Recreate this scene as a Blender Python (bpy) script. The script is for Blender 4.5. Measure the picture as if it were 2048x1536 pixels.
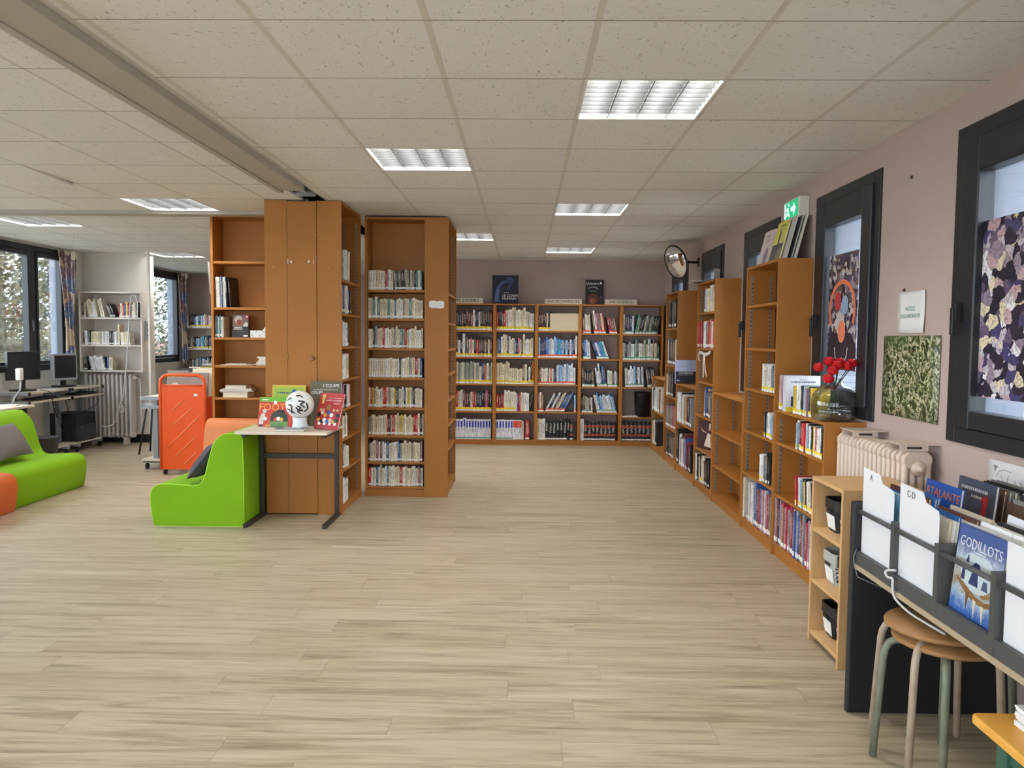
import bpy, math, random
from mathutils import Matrix, Vector
R = math.radians
rng = random.Random(7)
for o in list(bpy.data.objects): bpy.data.objects.remove(o)
SC = bpy.context.scene
COL = SC.collection

# ------------------------------------------------------------ camera, world, exposure
CAM_H = 1.465; CEIL = 2.571
def make_camera():
    f = 1542.0; yaw, pitch, roll = R(.9333), R(3.3491), .0093
    cy, sy, cp, sp = math.cos(yaw), math.sin(yaw), math.cos(pitch), math.sin(pitch)
    fw = Vector((-sy*cp, cy*cp, -sp)); r0 = Vector((cy, sy, 0)); d0 = fw.cross(r0)
    r = math.cos(roll)*r0 - math.sin(roll)*d0
    d = math.sin(roll)*r0 + math.cos(roll)*d0
    c = bpy.data.cameras.new('camera'); c.sensor_width = 36; c.lens = f*36/2048; c.clip_end = 200
    o = bpy.data.objects.new('camera', c); COL.objects.link(o)
    m = Matrix((( r.x, -d.x, -fw.x, 0), (r.y, -d.y, -fw.y, 0), (r.z, -d.z, -fw.z, CAM_H), (0, 0, 0, 1)))
    o.matrix_world = m; SC.camera = o
make_camera()
SKY_STRENGTH = 9.5
LAMP_STRENGTH = 44.0
w = bpy.data.worlds.new('overcast_sky'); SC.world = w; w.use_nodes = True
wn = w.node_tree; bg = wn.nodes['Background']
bg.inputs[0].default_value = (.80, .90, 1.0, 1); bg.inputs[1].default_value = SKY_STRENGTH
SC.view_settings.view_transform = 'Standard'; SC.view_settings.look = 'None'
SC.view_settings.gamma = 1; SC.view_settings.use_curve_mapping = False
SC.view_settings.exposure = 0.47
def portal(x, y0, y1, z0, z1, sx):
    l = bpy.data.lights.new('window_daylight_portal', 'AREA'); l.shape = 'RECTANGLE'
    l.size = z1-z0; l.size_y = y1-y0; l.cycles.is_portal = True
    o = bpy.data.objects.new('window_daylight_portal', l); COL.objects.link(o)
    o.location = (x, (y0+y1)/2, (z0+z1)/2); o.rotation_euler = (0, R(90 if sx < 0 else -90), 0)

# ------------------------------------------------------------ helpers
def S(r, g, b, a=1.0):
    def f(c):
        c /= 255.0
        return c/12.92 if c <= .04045 else ((c+.055)/1.055)**2.4
    return (f(r), f(g), f(b), a)
LABELS = {}
BASE = {}
def tag(o, label, cat, group=None, kind=None):
    o['label'] = label; o['category'] = cat
    if group: o['group'] = group
    if kind: o['kind'] = kind
    return o
def struct(o): o['kind'] = 'structure'; return o
def thing(name, label, cat, loc=(0, 0, 0), group=None, rot=None):
    o = bpy.data.objects.new(name, None); COL.objects.link(o); o.location = loc
    o.empty_display_size = .05
    if rot: o.rotation_euler = rot; BASE[o] = Vector((0, 0, 0))
    else: BASE[o] = Vector(loc)
    return tag(o, label, cat, group)
class MB:
    def __init__(s): s.v = []; s.f = []; s.m = []; s.s = []
    def add(s, vs, fs, m=0, smooth=False, M=None):
        n = len(s.v)
        s.v += [tuple(M @ Vector(p)) for p in vs] if M is not None else [tuple(p) for p in vs]
        for f in fs: s.f.append([n+i for i in f]); s.m.append(m); s.s.append(smooth)
        return s
    def box(s, x0, x1, y0, y1, z0, z1, m=0, M=None):
        return s.add([(x0,y0,z0),(x1,y0,z0),(x1,y1,z0),(x0,y1,z0),(x0,y0,z1),(x1,y0,z1),(x1,y1,z1),(x0,y1,z1)],
              [(0,3,2,1),(4,5,6,7),(0,1,5,4),(1,2,6,5),(2,3,7,6),(3,0,4,7)], m, False, M)
    def cyl(s, p0, p1, r, seg=12, m=0, r1=None, M=None):
        return s.tube([p0, p1], [r, r if r1 is None else r1], seg, m, M=M)
    def tube(s, pts, r, seg=8, m=0, closed=False, M=None):
        P = [Vector(p) for p in pts]; n = len(P); vs = []; fs = []
        rr = r if isinstance(r, (list, tuple)) else [r]*n
        prev = None
        for i in range(n):
            if closed: t = P[(i+1) % n]-P[i-1]
            else: t = P[min(i+1, n-1)]-P[max(i-1, 0)]
            t.normalize()
            if prev is None:
                a = Vector((0, 0, 1)) if abs(t.z) < .9 else Vector((1, 0, 0))
                u = t.cross(a).normalized()
            else:
                u = prev-t*prev.dot(t)
                u = u.normalized() if u.length > 1e-6 else t.orthogonal().normalized()
            prev = u; w_ = t.cross(u)
            for k in range(seg):
                an = 2*math.pi*k/seg
                vs.append(P[i]+rr[i]*(math.cos(an)*u+math.sin(an)*w_))
        for i in range(n if closed else n-1):
            for k in range(seg):
                a = i*seg+k; b = i*seg+(k+1) % seg; j = ((i+1) % n)*seg
                fs.append((a, b, j+(k+1) % seg, j+k))
        s.add(vs, fs, m, True, M)
        if not closed:
            k0 = len(s.v)-n*seg
            s.f.append([k0+k for k in range(seg)][::-1]); s.m.append(m); s.s.append(False)
            s.f.append([k0+(n-1)*seg+k for k in range(seg)]); s.m.append(m); s.s.append(False)
        return s
    def lathe(s, prof, c=(0, 0, 0), seg=24, m=0, smooth=True, M=None):
        vs = []; fs = []
        for r, z in prof:
            for k in range(seg):
                a = 2*math.pi*k/seg; vs.append((c[0]+r*math.cos(a), c[1]+r*math.sin(a), c[2]+z))
        for i in range(len(prof)-1):
            for k in range(seg):
                a = i*seg+k; b = i*seg+(k+1) % seg
                fs.append((a, b, b+seg, a+seg))
        return s.add(vs, fs, m, smooth, M)
    def prism(s, poly, a0, a1, axis='y', m=0, smooth=False, M=None):
        n = len(poly); vs = []
        for a in (a0, a1):
            for p, q in poly:
                vs.append((p, a, q) if axis == 'y' else ((a, p, q) if axis == 'x' else (p, q, a)))
        fs = [tuple(range(n)), tuple(range(2*n-1, n-1, -1))]
        s.add(vs, fs, m, False, M); k0 = len(s.v)-2*n
        for i in range(n):
            j = (i+1) % n
            s.f.append([k0+i, k0+n+i, k0+n+j, k0+j]); s.m.append(m); s.s.append(smooth)
        return s
    def mesh(s, name, mats, off=Vector((0, 0, 0))):
        me = bpy.data.meshes.new(name)
        me.from_pydata([(p[0]-off[0], p[1]-off[1], p[2]-off[2]) for p in s.v], [], s.f)
        for q in (mats if isinstance(mats, (list, tuple)) else [mats]): me.materials.append(q)
        me.polygons.foreach_set('material_index', s.m); me.polygons.foreach_set('use_smooth', s.s)
        me.update(); return me
    def build(s, name, mats, parent=None, bevel=0, seg=2):
        b = BASE.get(parent, Vector((0, 0, 0)))
        o = bpy.data.objects.new(name, s.mesh(name, mats, b)); COL.objects.link(o)
        if parent: o.parent = parent; BASE[o] = b
        if bevel:
            md = o.modifiers.new('edge', 'BEVEL'); md.width = bevel; md.segments = seg
            md.limit_method = 'ANGLE'; md.angle_limit = R(40)
        return o
def put(me, name, parent=None, M=None, color=None):
    o = bpy.data.objects.new(name, me); COL.objects.link(o)
    if parent: o.parent = parent
    if M is not None: o.matrix_local = M
    if color: o.color = color
    return o
def text_mesh(st, size, mat, align='CENTER', extrude=.0004, xs=1.0):
    cu = bpy.data.curves.new('lettering', 'FONT'); cu.body = st; cu.size = size; cu.align_x = align
    cu.align_y = 'CENTER'; cu.extrude = extrude; cu.resolution_u = 2
    ob = bpy.data.objects.new('lettering', cu)
    me = bpy.data.meshes.new_from_object(ob); bpy.data.objects.remove(ob)
    me.name = 'lettering'; me.materials.clear(); me.materials.append(mat)
    if xs != 1.0:
        for v in me.vertices: v.co.x *= xs
    return me
def smooth(pts, sub=4, it=2):
    P2 = []
    for k in range(len(pts)-1):
        for q in range(sub): P2.append(Vector(pts[k]).lerp(Vector(pts[k+1]), q/sub))
    P2.append(Vector(pts[-1]))
    for _ in range(it): P2 = [P2[0]]+[(P2[k-1]+P2[k]*2+P2[k+1])/4 for k in range(1, len(P2)-1)]+[P2[-1]]
    return P2
def basis(o, u, v, w_):
    return Matrix(((u[0], v[0], w_[0], o[0]), (u[1], v[1], w_[1], o[1]), (u[2], v[2], w_[2], o[2]), (0, 0, 0, 1)))
ORD = ['zeroth','first','second','third','fourth','fifth','sixth','seventh','eighth','ninth','tenth','eleventh','twelfth','thirteenth',
 'fourteenth','fifteenth','sixteenth','seventeenth','eighteenth','nineteenth','twentieth','twenty-first','twenty-second','twenty-third',
 'twenty-fourth','twenty-fifth','twenty-sixth','twenty-seventh','twenty-eighth','twenty-ninth','thirtieth','thirty-first','thirty-second',
 'thirty-third','thirty-fourth','thirty-fifth','thirty-sixth','thirty-seventh','thirty-eighth','thirty-ninth','fortieth']

# ------------------------------------------------------------ materials
class NT:
    def __init__(s, name):
        s.mat = bpy.data.materials.new(name); s.mat.use_nodes = True
        s.t = s.mat.node_tree; s.b = s.t.nodes['Principled BSDF']; s.out = s.t.nodes['Material Output']
    def n(s, typ, **k):
        o = s.t.nodes.new(typ)
        for a, b in k.items():
            if a == 'op': o.operation = b
            else: setattr(o, a, b)
        return o
    def l(s, a, b): s.t.links.new(a, b)
    def val(s, inp, v):
        if hasattr(v, 'links') or hasattr(v, 'is_output'): s.l(v, inp)
        else: inp.default_value = v
    def math(s, op, a, b=0.0, c=None):
        o = s.n('ShaderNodeMath', op=op); s.val(o.inputs[0], a); s.val(o.inputs[1], b)
        if c is not None: s.val(o.inputs[2], c)
        return o.outputs[0]
    def mix(s, f, a, b):
        o = s.n('ShaderNodeMix', data_type='RGBA'); s.val(o.inputs[0], f); s.val(o.inputs[6], a); s.val(o.inputs[7], b)
        return o.outputs[2]
    def noise(s, vec, scale, detail=2.0, rough=.5, dist=0.0):
        o = s.n('ShaderNodeTexNoise'); s.l(vec, o.inputs['Vector']); o.inputs['Scale'].default_value = scale
        o.inputs['Detail'].default_value = detail; o.inputs['Roughness'].default_value = rough; o.inputs['Distortion'].default_value = dist
        return o.outputs['Fac']
    def ramp(s, f, stops, interp='LINEAR'):
        o = s.n('ShaderNodeValToRGB'); s.l(f, o.inputs[0]); e = o.color_ramp.elements; o.color_ramp.interpolation = interp
        while len(e) < len(stops): e.new(.5)
        for i, (p, c) in enumerate(stops): e[i].position = p; e[i].color = c
        return o.outputs[0]
    def map(s, vec, scale=(1, 1, 1), loc=(0, 0, 0), rot=(0, 0, 0)):
        o = s.n('ShaderNodeMapping'); s.l(vec, o.inputs[0]); s.val(o.inputs[1], loc)
        o.inputs[2].default_value = rot; o.inputs[3].default_value = scale
        return o.outputs[0]
    def pos(s): return s.n('ShaderNodeNewGeometry').outputs['Position']
    def obj(s): return s.n('ShaderNodeTexCoord').outputs['Object']
    def bump(s, h, strength=.2, dist=.01):
        o = s.n('ShaderNodeBump'); o.inputs['Strength'].default_value = strength; o.inputs['Distance'].default_value = dist
        s.l(h, o.inputs['Height']); s.l(o.outputs[0], s.b.inputs['Normal'])
    def fin(s, col=None, rough=.5, metal=0.0, spec=None):
        if col is not None: s.val(s.b.inputs['Base Color'], col)
        s.val(s.b.inputs['Roughness'], rough); s.b.inputs['Metallic'].default_value = metal
        if spec is not None: s.b.inputs['Specular IOR Level'].default_value = spec
        return s.mat
MATS = {}
def plain(name, col, rough=.55, metal=0.0, var=.06, scale=30, bump=0.0, bscale=200, spec=None):
    if name in MATS: return MATS[name]
    t = NT(name); p = t.obj()
    f = t.noise(p, scale, 3)
    d = tuple(c*(1-var*1.6) for c in col[:3])+(1,); u = tuple(min(1, c*(1+var)) for c in col[:3])+(1,)
    c = t.mix(f, d, u)
    if bump: t.bump(t.noise(p, bscale, 2), bump, .004)
    MATS[name] = t.fin(c, rough, metal, spec); return MATS[name]
def emis(name, col, strength):
    t = NT(name); t.b.inputs['Base Color'].default_value = col
    t.b.inputs['Emission Color'].default_value = col; t.b.inputs['Emission Strength'].default_value = strength
    return t.mat
def m_fibre():
    t = NT('brown_fibreboard'); p = t.pos()
    a = t.noise(p, 2.2, 3); b = t.noise(p, 420, 2)
    c = t.mix(a, S(160, 102, 42), S(180, 121, 54)); c = t.mix(t.math('MULTIPLY', b, .35), c, S(140, 86, 36))
    t.bump(b, .08, .002); return t.fin(c, .5, 0, .3)
def m_oakstrip():
    t = NT('beech_veneer'); p = t.map(t.pos(), (18, 18, 1.2))
    g = t.noise(p, 3.5, 4, .6, .6)
    c = t.mix(g, S(188, 147, 96), S(212, 174, 124)); return t.fin(c, .45)
def m_floor():
    t = NT('vinyl_oak_plank'); p = t.pos()
    oi = t.n('ShaderNodeObjectInfo').outputs['Random']
    at = t.n('ShaderNodeAttribute', attribute_name='seed').outputs['Fac']
    r = t.math('ADD', oi, at)
    off = t.n('ShaderNodeCombineXYZ'); t.l(t.math('MULTIPLY', r, 37.0), off.inputs[0]); t.l(t.math('MULTIPLY', r, 91.0), off.inputs[1]); t.l(t.math('MULTIPLY', r, 13.0), off.inputs[2])
    v = t.n('ShaderNodeVectorMath', operation='ADD'); t.l(p, v.inputs[0]); t.l(off.outputs[0], v.inputs[1])
    g1 = t.noise(t.map(v.outputs[0], (.9, 11, 1)), 1.6, 5, .62, 1.2)
    g2 = t.noise(t.map(v.outputs[0], (3, 70, 1)), 2.0, 3, .6, .3)
    g3 = t.noise(t.map(v.outputs[0], (.35, 5, 1)), 1.2, 3, .55, 2.0)
    f = t.math('ADD', t.math('MULTIPLY', g1, .6), t.math('MULTIPLY', g2, .25)); f = t.math('ADD', f, t.math('MULTIPLY', g3, .3))
    c = t.ramp(f, [(.40, S(130, 114, 90)), (.51, S(163, 147, 122)), (.60, S(184, 169, 144)), (.75, S(200, 187, 164))])
    k = t.math('FRACT', t.math('MULTIPLY', r, 7.31))
    c = t.mix(t.math('MULTIPLY', k, .30), c, S(160, 141, 112))
    t.bump(g2, .10, .002)
    return t.fin(c, t.math('MULTIPLY_ADD', g1, .2, .33), 0, .45)
def m_tile():
    t = NT('mineral_ceiling_tile'); p = t.pos()
    oi = t.n('ShaderNodeObjectInfo').outputs['Random']
    sw = t.math('GREATER_THAN', oi, .5)
    a = t.map(p, (1, .38, 1)); b = t.map(p, (.38, 1, 1))
    mv = t.n('ShaderNodeMix', data_type='VECTOR'); t.l(sw, mv.inputs[0]); t.l(a, mv.inputs[4]); t.l(b, mv.inputs[5])
    n1 = t.noise(mv.outputs[1], 95, 2, .5, 1.0)
    hole = t.ramp(n1, [(.64, (0, 0, 0, 1)), (.70, (1, 1, 1, 1))])
    fine = t.noise(p, 420, 2)
    c = t.mix(t.math('MULTIPLY', oi, .45), S(226, 225, 223), S(219, 218, 216))
    c = t.mix(t.math('MULTIPLY', hole, .62), c, S(140, 134, 124))
    h = t.math('SUBTRACT', t.math('MULTIPLY', fine, .25), hole)
    t.bump(h, .3, .004); return t.fin(c, .9, 0, .1)
def m_wall(name, c0, c1):
    t = NT(name); p = t.pos()
    a = t.noise(p, 1.1, 4, .6); b = t.noise(p, 260, 3)
    c = t.mix(a, c0, c1)
    t.bump(b, .18, .003); return t.fin(c, .85, 0, .2)
def m_book():
    t = NT('printed_book_cover'); o = t.obj(); oi = t.n('ShaderNodeObjectInfo')
    x = t.n('ShaderNodeSeparateXYZ'); t.l(o, x.inputs[0])
    r = oi.outputs['Random']
    cv = t.n('ShaderNodeCombineXYZ'); t.l(t.math('MULTIPLY', x.outputs[0], 2.2), cv.inputs[0])
    t.l(t.math('MULTIPLY_ADD', r, 77.0, t.math('MULTIPLY', x.outputs[2], 46.0)), cv.inputs[2])
    n = t.noise(cv.outputs[0], 1.0, 1)
    m = t.math('GREATER_THAN', n, .5)
    lo = t.math('MULTIPLY_ADD', r, .25, .28)
    m = t.math('MULTIPLY', m, t.math('GREATER_THAN', x.outputs[2], lo)); m = t.math('MULTIPLY', m, t.math('LESS_THAN', x.outputs[2], .86))
    m = t.math('MULTIPLY', m, t.math('LESS_THAN', t.math('ABSOLUTE', x.outputs[0]), .24)); m = t.math('MULTIPLY', m, t.math('LESS_THAN', x.outputs[1], .01))
    bw = t.n('ShaderNodeRGBToBW'); t.l(oi.outputs['Color'], bw.inputs[0])
    inkc = t.mix(t.math('GREATER_THAN', bw.outputs[0], .22), S(222, 214, 200), S(60, 52, 50))
    # cover art blotch, differs from book to book
    art = t.noise(t.n('ShaderNodeVectorMath', operation='ADD').outputs[0], 1) if False else None
    vv = t.n('ShaderNodeVectorMath', operation='ADD'); t.l(o, vv.inputs[0])
    cc = t.n('ShaderNodeCombineXYZ'); t.l(t.math('MULTIPLY', r, 50.0), cc.inputs[0]); t.l(cc.outputs[0], vv.inputs[1])
    a2 = t.noise(vv.outputs[0], 3.2, 2)
    hs = t.n('ShaderNodeHueSaturation'); t.l(oi.outputs['Color'], hs.inputs['Color']); hs.inputs['Value'].default_value = .72
    base = t.mix(t.math('MULTIPLY', t.math('GREATER_THAN', a2, .55), .8), oi.outputs['Color'], hs.outputs[0])
    c = t.mix(t.math('MULTIPLY', m, .8), base, inkc)
    return t.fin(c, .4, 0, .4)
def m_mosaic(name, cols, scale, seed=0.0, stretch=(1, 1, 1), dist=.5):
    t = NT(name); p = t.map(t.obj(), stretch, (seed, seed*2, seed*.7))
    n = t.n('ShaderNodeTexNoise'); t.l(p, n.inputs['Vector']); n.inputs['Scale'].default_value = scale*.8; n.inputs['Detail'].default_value = 3
    vm = t.n('ShaderNodeVectorMath', operation='MULTIPLY_ADD'); t.l(n.outputs['Color'], vm.inputs[0]); vm.inputs[1].default_value = (dist/scale*3,)*3; t.l(p, vm.inputs[2])
    v = t.n('ShaderNodeTexVoronoi'); t.l(vm.outputs[0], v.inputs['Vector']); v.inputs['Scale'].default_value = scale
    sp = t.n('ShaderNodeSeparateColor'); t.l(v.outputs['Color'], sp.inputs[0])
    k = len(cols)
    c = t.ramp(sp.outputs[0], [(i/k, q) for i, q in enumerate(cols)], 'CONSTANT')
    e = t.noise(p, scale*4, 2); c = t.mix(t.math('MULTIPLY', t.math('GREATER_THAN', e, .56), .45), c, cols[0])
    return t.fin(c, .35)
def m_glass(name, tint=(1, 1, 1, 1), refl=.12):
    t = NT(name); tr = t.n('ShaderNodeBsdfTransparent'); tr.inputs[0].default_value = tint
    gl = t.n('ShaderNodeBsdfGlossy'); gl.inputs['Roughness'].default_value = .02
    fr = t.n('ShaderNodeFresnel'); fr.inputs[0].default_value = 1.45
    mx = t.n('ShaderNodeMixShader'); t.l(t.math('MULTIPLY', fr.outputs[0], refl/.12*.6), mx.inputs[0]); t.l(tr.outputs[0], mx.inputs[1]); t.l(gl.outputs[0], mx.inputs[2])
    t.l(mx.outputs[0], t.out.inputs[0]); return t.mat
def m_leaf(name, a, b):
    t = NT(name); r = t.n('ShaderNodeNewGeometry').outputs['Random Per Island']
    c = t.mix(r, a, b); m = t.fin(c, .6); return m
def m_dots(name, c0, c1):
    t = NT(name); o = t.pos()
    s = t.n('ShaderNodeSeparateXYZ'); t.l(o, s.inputs[0])
    def w_(a): return t.math('ABSOLUTE', t.math('SUBTRACT', t.math('FRACT', t.math('MULTIPLY', a, 70.0)), .5))
    h = t.math('MAXIMUM', t.math('MULTIPLY', w_(t.math('ADD', s.outputs[0], s.outputs[1])), w_(s.outputs[2])), 0.0)
    k = t.math('GREATER_THAN', h, .16)
    c = t.mix(t.math('MULTIPLY', k, .35), c0, c1)
    c = t.mix(t.math('MULTIPLY', t.noise(o, 5, 3), .25), c, c1)
    t.bump(h, .25, .003); return t.fin(c, .75, 0, .25)
def m_puzzle():
    t = NT('puzzle_print'); o = t.map(t.obj(), (1, 1, 1))
    a = t.noise(o, 34, 5, .7, .6); b = t.noise(t.map(o, (1, 1, 1), (5, 3, 1)), 5.5, 2); d = t.noise(o, 75, 3)
    c = t.ramp(a, [(.36, S(26, 32, 18)), (.46, S(58, 74, 34)), (.52, S(112, 118, 78)), (.57, S(196, 194, 172)), (.64, S(96, 66, 54))])
    g = t.ramp(b, [(.50, (0, 0, 0, 1)), (.62, (1, 1, 1, 1))])
    c = t.mix(t.math('MULTIPLY', g, .65), c, S(44, 84, 30))
    c = t.mix(t.math('MULTIPLY', t.math('GREATER_THAN', d, .66), .7), c, S(214, 206, 60))
    return t.fin(c, .4)

FIBRE = m_fibre(); BEECH = m_oakstrip(); FLOOR = m_floor(); TILE = m_tile()
WALLP = m_wall('pink_beige_wall_paint', S(170, 151, 144), S(180, 162, 154))
WALLW = m_wall('white_wall_paint', S(218, 214, 206), S(226, 222, 214))
CONC = m_wall('pale_concrete', S(120, 128, 142), S(138, 145, 158))
BOOK = m_book()
PAGES = plain('book_pages', S(226, 218, 200), .8, 0, .08, 90)
WHITE = plain('white_card', S(232, 232, 230), .6, 0, .02)
LABW = plain('white_spine_label', S(238, 236, 230), .5)
LABY = plain('yellow_spine_label', S(236, 214, 40), .5)
LABR = plain('red_spine_label', S(224, 86, 66), .5)
LABG = plain('green_spine_label', S(52, 150, 120), .5)
BLUEL = plain('blue_spine_label', S(48, 56, 170), .5)
REDB = plain('red_spine_band', S(176, 66, 52), .5)
ANTH = plain('anthracite_window_frame', S(25, 27, 34), .4, 0, .05)
ALU = plain('aluminium', S(176, 178, 182), .35, .8, .04)
GRID = plain('ceiling_grid_white', S(206, 202, 194), .6, 0, .03)
BEAMM = plain('grey_painted_beam', S(172, 167, 158), .6, 0, .04, 8)
BLACK = plain('black_plastic', S(26, 26, 28), .45, 0, .1)
STEELB = plain('black_steel', S(44, 38, 36), .45, 0, .1)
GREYF = plain('grey_lacquer', S(70, 72, 72), .5, 0, .05)
GREYD = plain('dark_grey_lacquer', S(30, 31, 35), .5, 0, .05)
TRACK = plain('zinc_shelf_track', S(150, 142, 130), .45, .5, .05)
RADM = plain('radiator_cream_enamel', S(208, 188, 172), .45, 0, .06, 6, .1, 60)
RADW = plain('radiator_white_enamel', S(212, 204, 200), .45, 0, .07, 6, .1, 60)
GREEN = m_dots('lime_green_upholstery', S(128, 178, 22), S(108, 158, 14))
ORANGEF = plain('tan_orange_vinyl', S(204, 120, 68), .55, 0, .08, 12, .15, 300)
TERRA = plain('terracotta_vinyl', S(214, 104, 48), .55, 0, .06, 12, .1, 300)
GREYC = plain('grey_cushion_cloth', S(118, 110, 112), .85, 0, .1, 60, .3, 400)
GREYC2 = plain('slate_cushion_cloth', S(72, 70, 78), .85, 0, .1, 60, .3, 400)
ORANGE = plain('orange_lacquered_steel', S(228, 84, 18), .4, 0, .04)
GLASS = m_glass('window_glass')
CREAM = plain('cream_laminate', S(222, 210, 190), .4, 0, .03)
SEATW = plain('worn_plywood', S(158, 116, 70), .5, 0, .22, 14)

# ------------------------------------------------------------ the setting
XR, XL, YF, YB, YN = 1.95, -6.03, 10.87, 13.75, -3.2      # right wall, left wall, far wall, back-left wall, wall behind the camera
WT = .34
RW = [(-.76, .18), (.93, 1.87), (2.62, 3.56), (4.31, 5.25), (6.0, 6.95), (7.66, 8.6), (9.32, 10.3)]
LW = [(-2.6, .2), (.6, 3.4), (3.8, 6.6), (7.0, 10.03), (10.9, 13.35)]
def wall_with_windows(name, x0, x1, y0, y1, wins, zb, zt, mat):
    m = MB(); y = y0
    for a, b in wins:
        m.box(x0, x1, y, a, 0, CEIL+.15); m.box(x0, x1, a, b, 0, zb); m.box(x0, x1, a, b, zt, CEIL+.15); y = b
    m.box(x0, x1, y, y1, 0, CEIL+.15)
    return struct(m.build(name, mat))
wall_with_windows('wall_right', XR, XR+.08, YN, YF+.3, RW, 1.02, 2.42, WALLP)
wall_with_windows('wall_left', XL-.08, XL, YN, YB+.3, LW, 1.02, 2.55, WALLW)
def reveal(name, x0, x1, wins, y0, y1, zb, zt):
    m = MB(); y = y0
    for a, b in wins:
        m.box(x0, x1, y, a, -.3, CEIL+.15); m.box(x0, x1, a, b, -.3, zb); m.box(x0, x1, a, b, zt, CEIL+.15); y = b
    m.box(x0, x1, y, y1, -.3, CEIL+.15)
    return struct(m.build(name, CONC))
reveal('wall_right_concrete', XR+.08, XR+WT, RW, YN, YF+.3, 1.02, 2.42)
reveal('wall_left_concrete', XL-.19, XL-.08, LW, YN, YB+.3, 1.02, 2.55)
struct(MB().box(-1.75, XR, YF, YF+.3, 0, CEIL+.15).build('wall_far', WALLP))
struct(MB().box(-1.75, -1.55, YF+.3, YB, 0, CEIL+.15).build('wall_side', WALLP))
struct(MB().box(XL, -1.55, YB, YB+.3, 0, CEIL+.15).build('wall_back', WALLP))
ADDED_NWX = [(-5.6, -3.3), (-2.9, -.6), (-.2, 1.6)]  # window openings behind the camera, added to let in fill daylight
nw = MB(); x_ = XL
for a, b in ADDED_NWX:
    nw.box(x_, a, YN-.3, YN, 0, CEIL+.15).box(a, b, YN-.3, YN, 0, .95).box(a, b, YN-.3, YN, 2.45, CEIL+.15); x_ = b
nw.box(x_, XR, YN-.3, YN, 0, CEIL+.15)
struct(nw.build('wall_near', WALLW))
struct(MB().box(XL, -5.13, 10.45, 10.62, 0, CEIL).build('wall_partition', WALLW))
for a, b, x in ((6.6, 10.43, XL),):
    struct(MB().box(x, x+.012, a, b, 0, .11).build('baseboard_left', BLACK))
struct(MB().box(XL+.02, -5.13, 10.437, 10.45, 0, .11).build('baseboard_partition', BLACK))
# floor and its planks
floor = struct(MB().box(XL, XR, YN, YB, -.12, -.004).build('floor', plain('floor_screed', S(120, 100, 74), .8)))
PW, PL = .1695, 1.22
plank_me = MB().box(0, PL-.0012, 0, PW-.0012, -.004, 0).mesh('plank', FLOOR)
rest = MB(); seeds = []; n_pl = 0; row = 0; y = YN
rp = random.Random(3)
while y < YB:
    x = XL-rp.random()*PL
    while x < XR:
        x0, x1 = max(x, XL), min(x+PL, XR); yc = y+PW/2
        inview = 2.35 < yc < 9.3 and x1 > -.70*yc-.1 and x0 < .68*yc+.1
        if x1-x0 > .01:
            if inview and n_pl < 300:
                o = put(plank_me, 'plank', floor); o.location = (x0, y, 0); o.scale = ((x1-x0)/PL, 1, 1); n_pl += 1
            else:
                rest.box(x0, x1-.0012, y, min(y+PW-.0012, YB), -.004, 0); seeds += [rp.random()]*6
        x += PL
    y += PW
ro = rest.build('planks', FLOOR, floor); ro['kind'] = 'stuff'
at = ro.data.attributes.new('seed', 'FLOAT', 'FACE'); at.data.foreach_set('value', seeds)
# ceiling: slab, tiles, runners
ceiling = struct(MB().box(XL-.1, XR+.1, YN-.1, YB+.1, CEIL+.16, CEIL+.3).build('ceiling', BLACK))
LAMPS = {}
tile_me = MB().box(0, .576, 0, .597, 0, .018).mesh('ceiling_tile', TILE)
trest = MB(); ntile = 0
lampR = {(3, 1), (1, 3), (3, 6), (1, 9), (3, 11), (1, -3), (3, -5), (5, -3), (1, -8)}
X0R, Y0R, P = -1.555, 2.75, .603
for i in range(-1, 6):
    for j in range(-10, 14):
        x0 = X0R+i*.6; yy = Y0R+j*P; x1 = min(x0+.6, XR)
        if i == -1: x0 = -1.60; x1 = X0R
        y1 = min(yy+P, YF)
        if y1 < YN or yy > YF: continue
        yy2 = max(yy, YN)
        if (i, j) in lampR: LAMPS[(x0, yy)] = 1; continue
        if j >= -1 and y1-yy > .5 and x1-x0 > .5:
            o = put(tile_me, 'ceiling_tile', ceiling); o.location = (x0+.012, yy+.003, CEIL); ntile += 1
        elif j >= -1 and y1-yy > .5:
            o = put(tile_me, 'ceiling_tile', ceiling); o.location = (x0+(.004 if i == -1 else .012), yy+.003, CEIL); o.scale = ((x1-x0-.014)/.576, 1, 1); ntile += 1
        else: trest.box(x0+.012, x1-.012, yy2+.003, y1-.003, CEIL, CEIL+.018)
lampL = {(1, 9), (3, 9), (1, 4), (4, 4), (2, 0)}
lampL2 = {(4, 0), (4, 5)}
XC = [-1.80, -2.1, -2.7, -3.3, -3.9, -4.5, -5.1, -5.7, XL]
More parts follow.
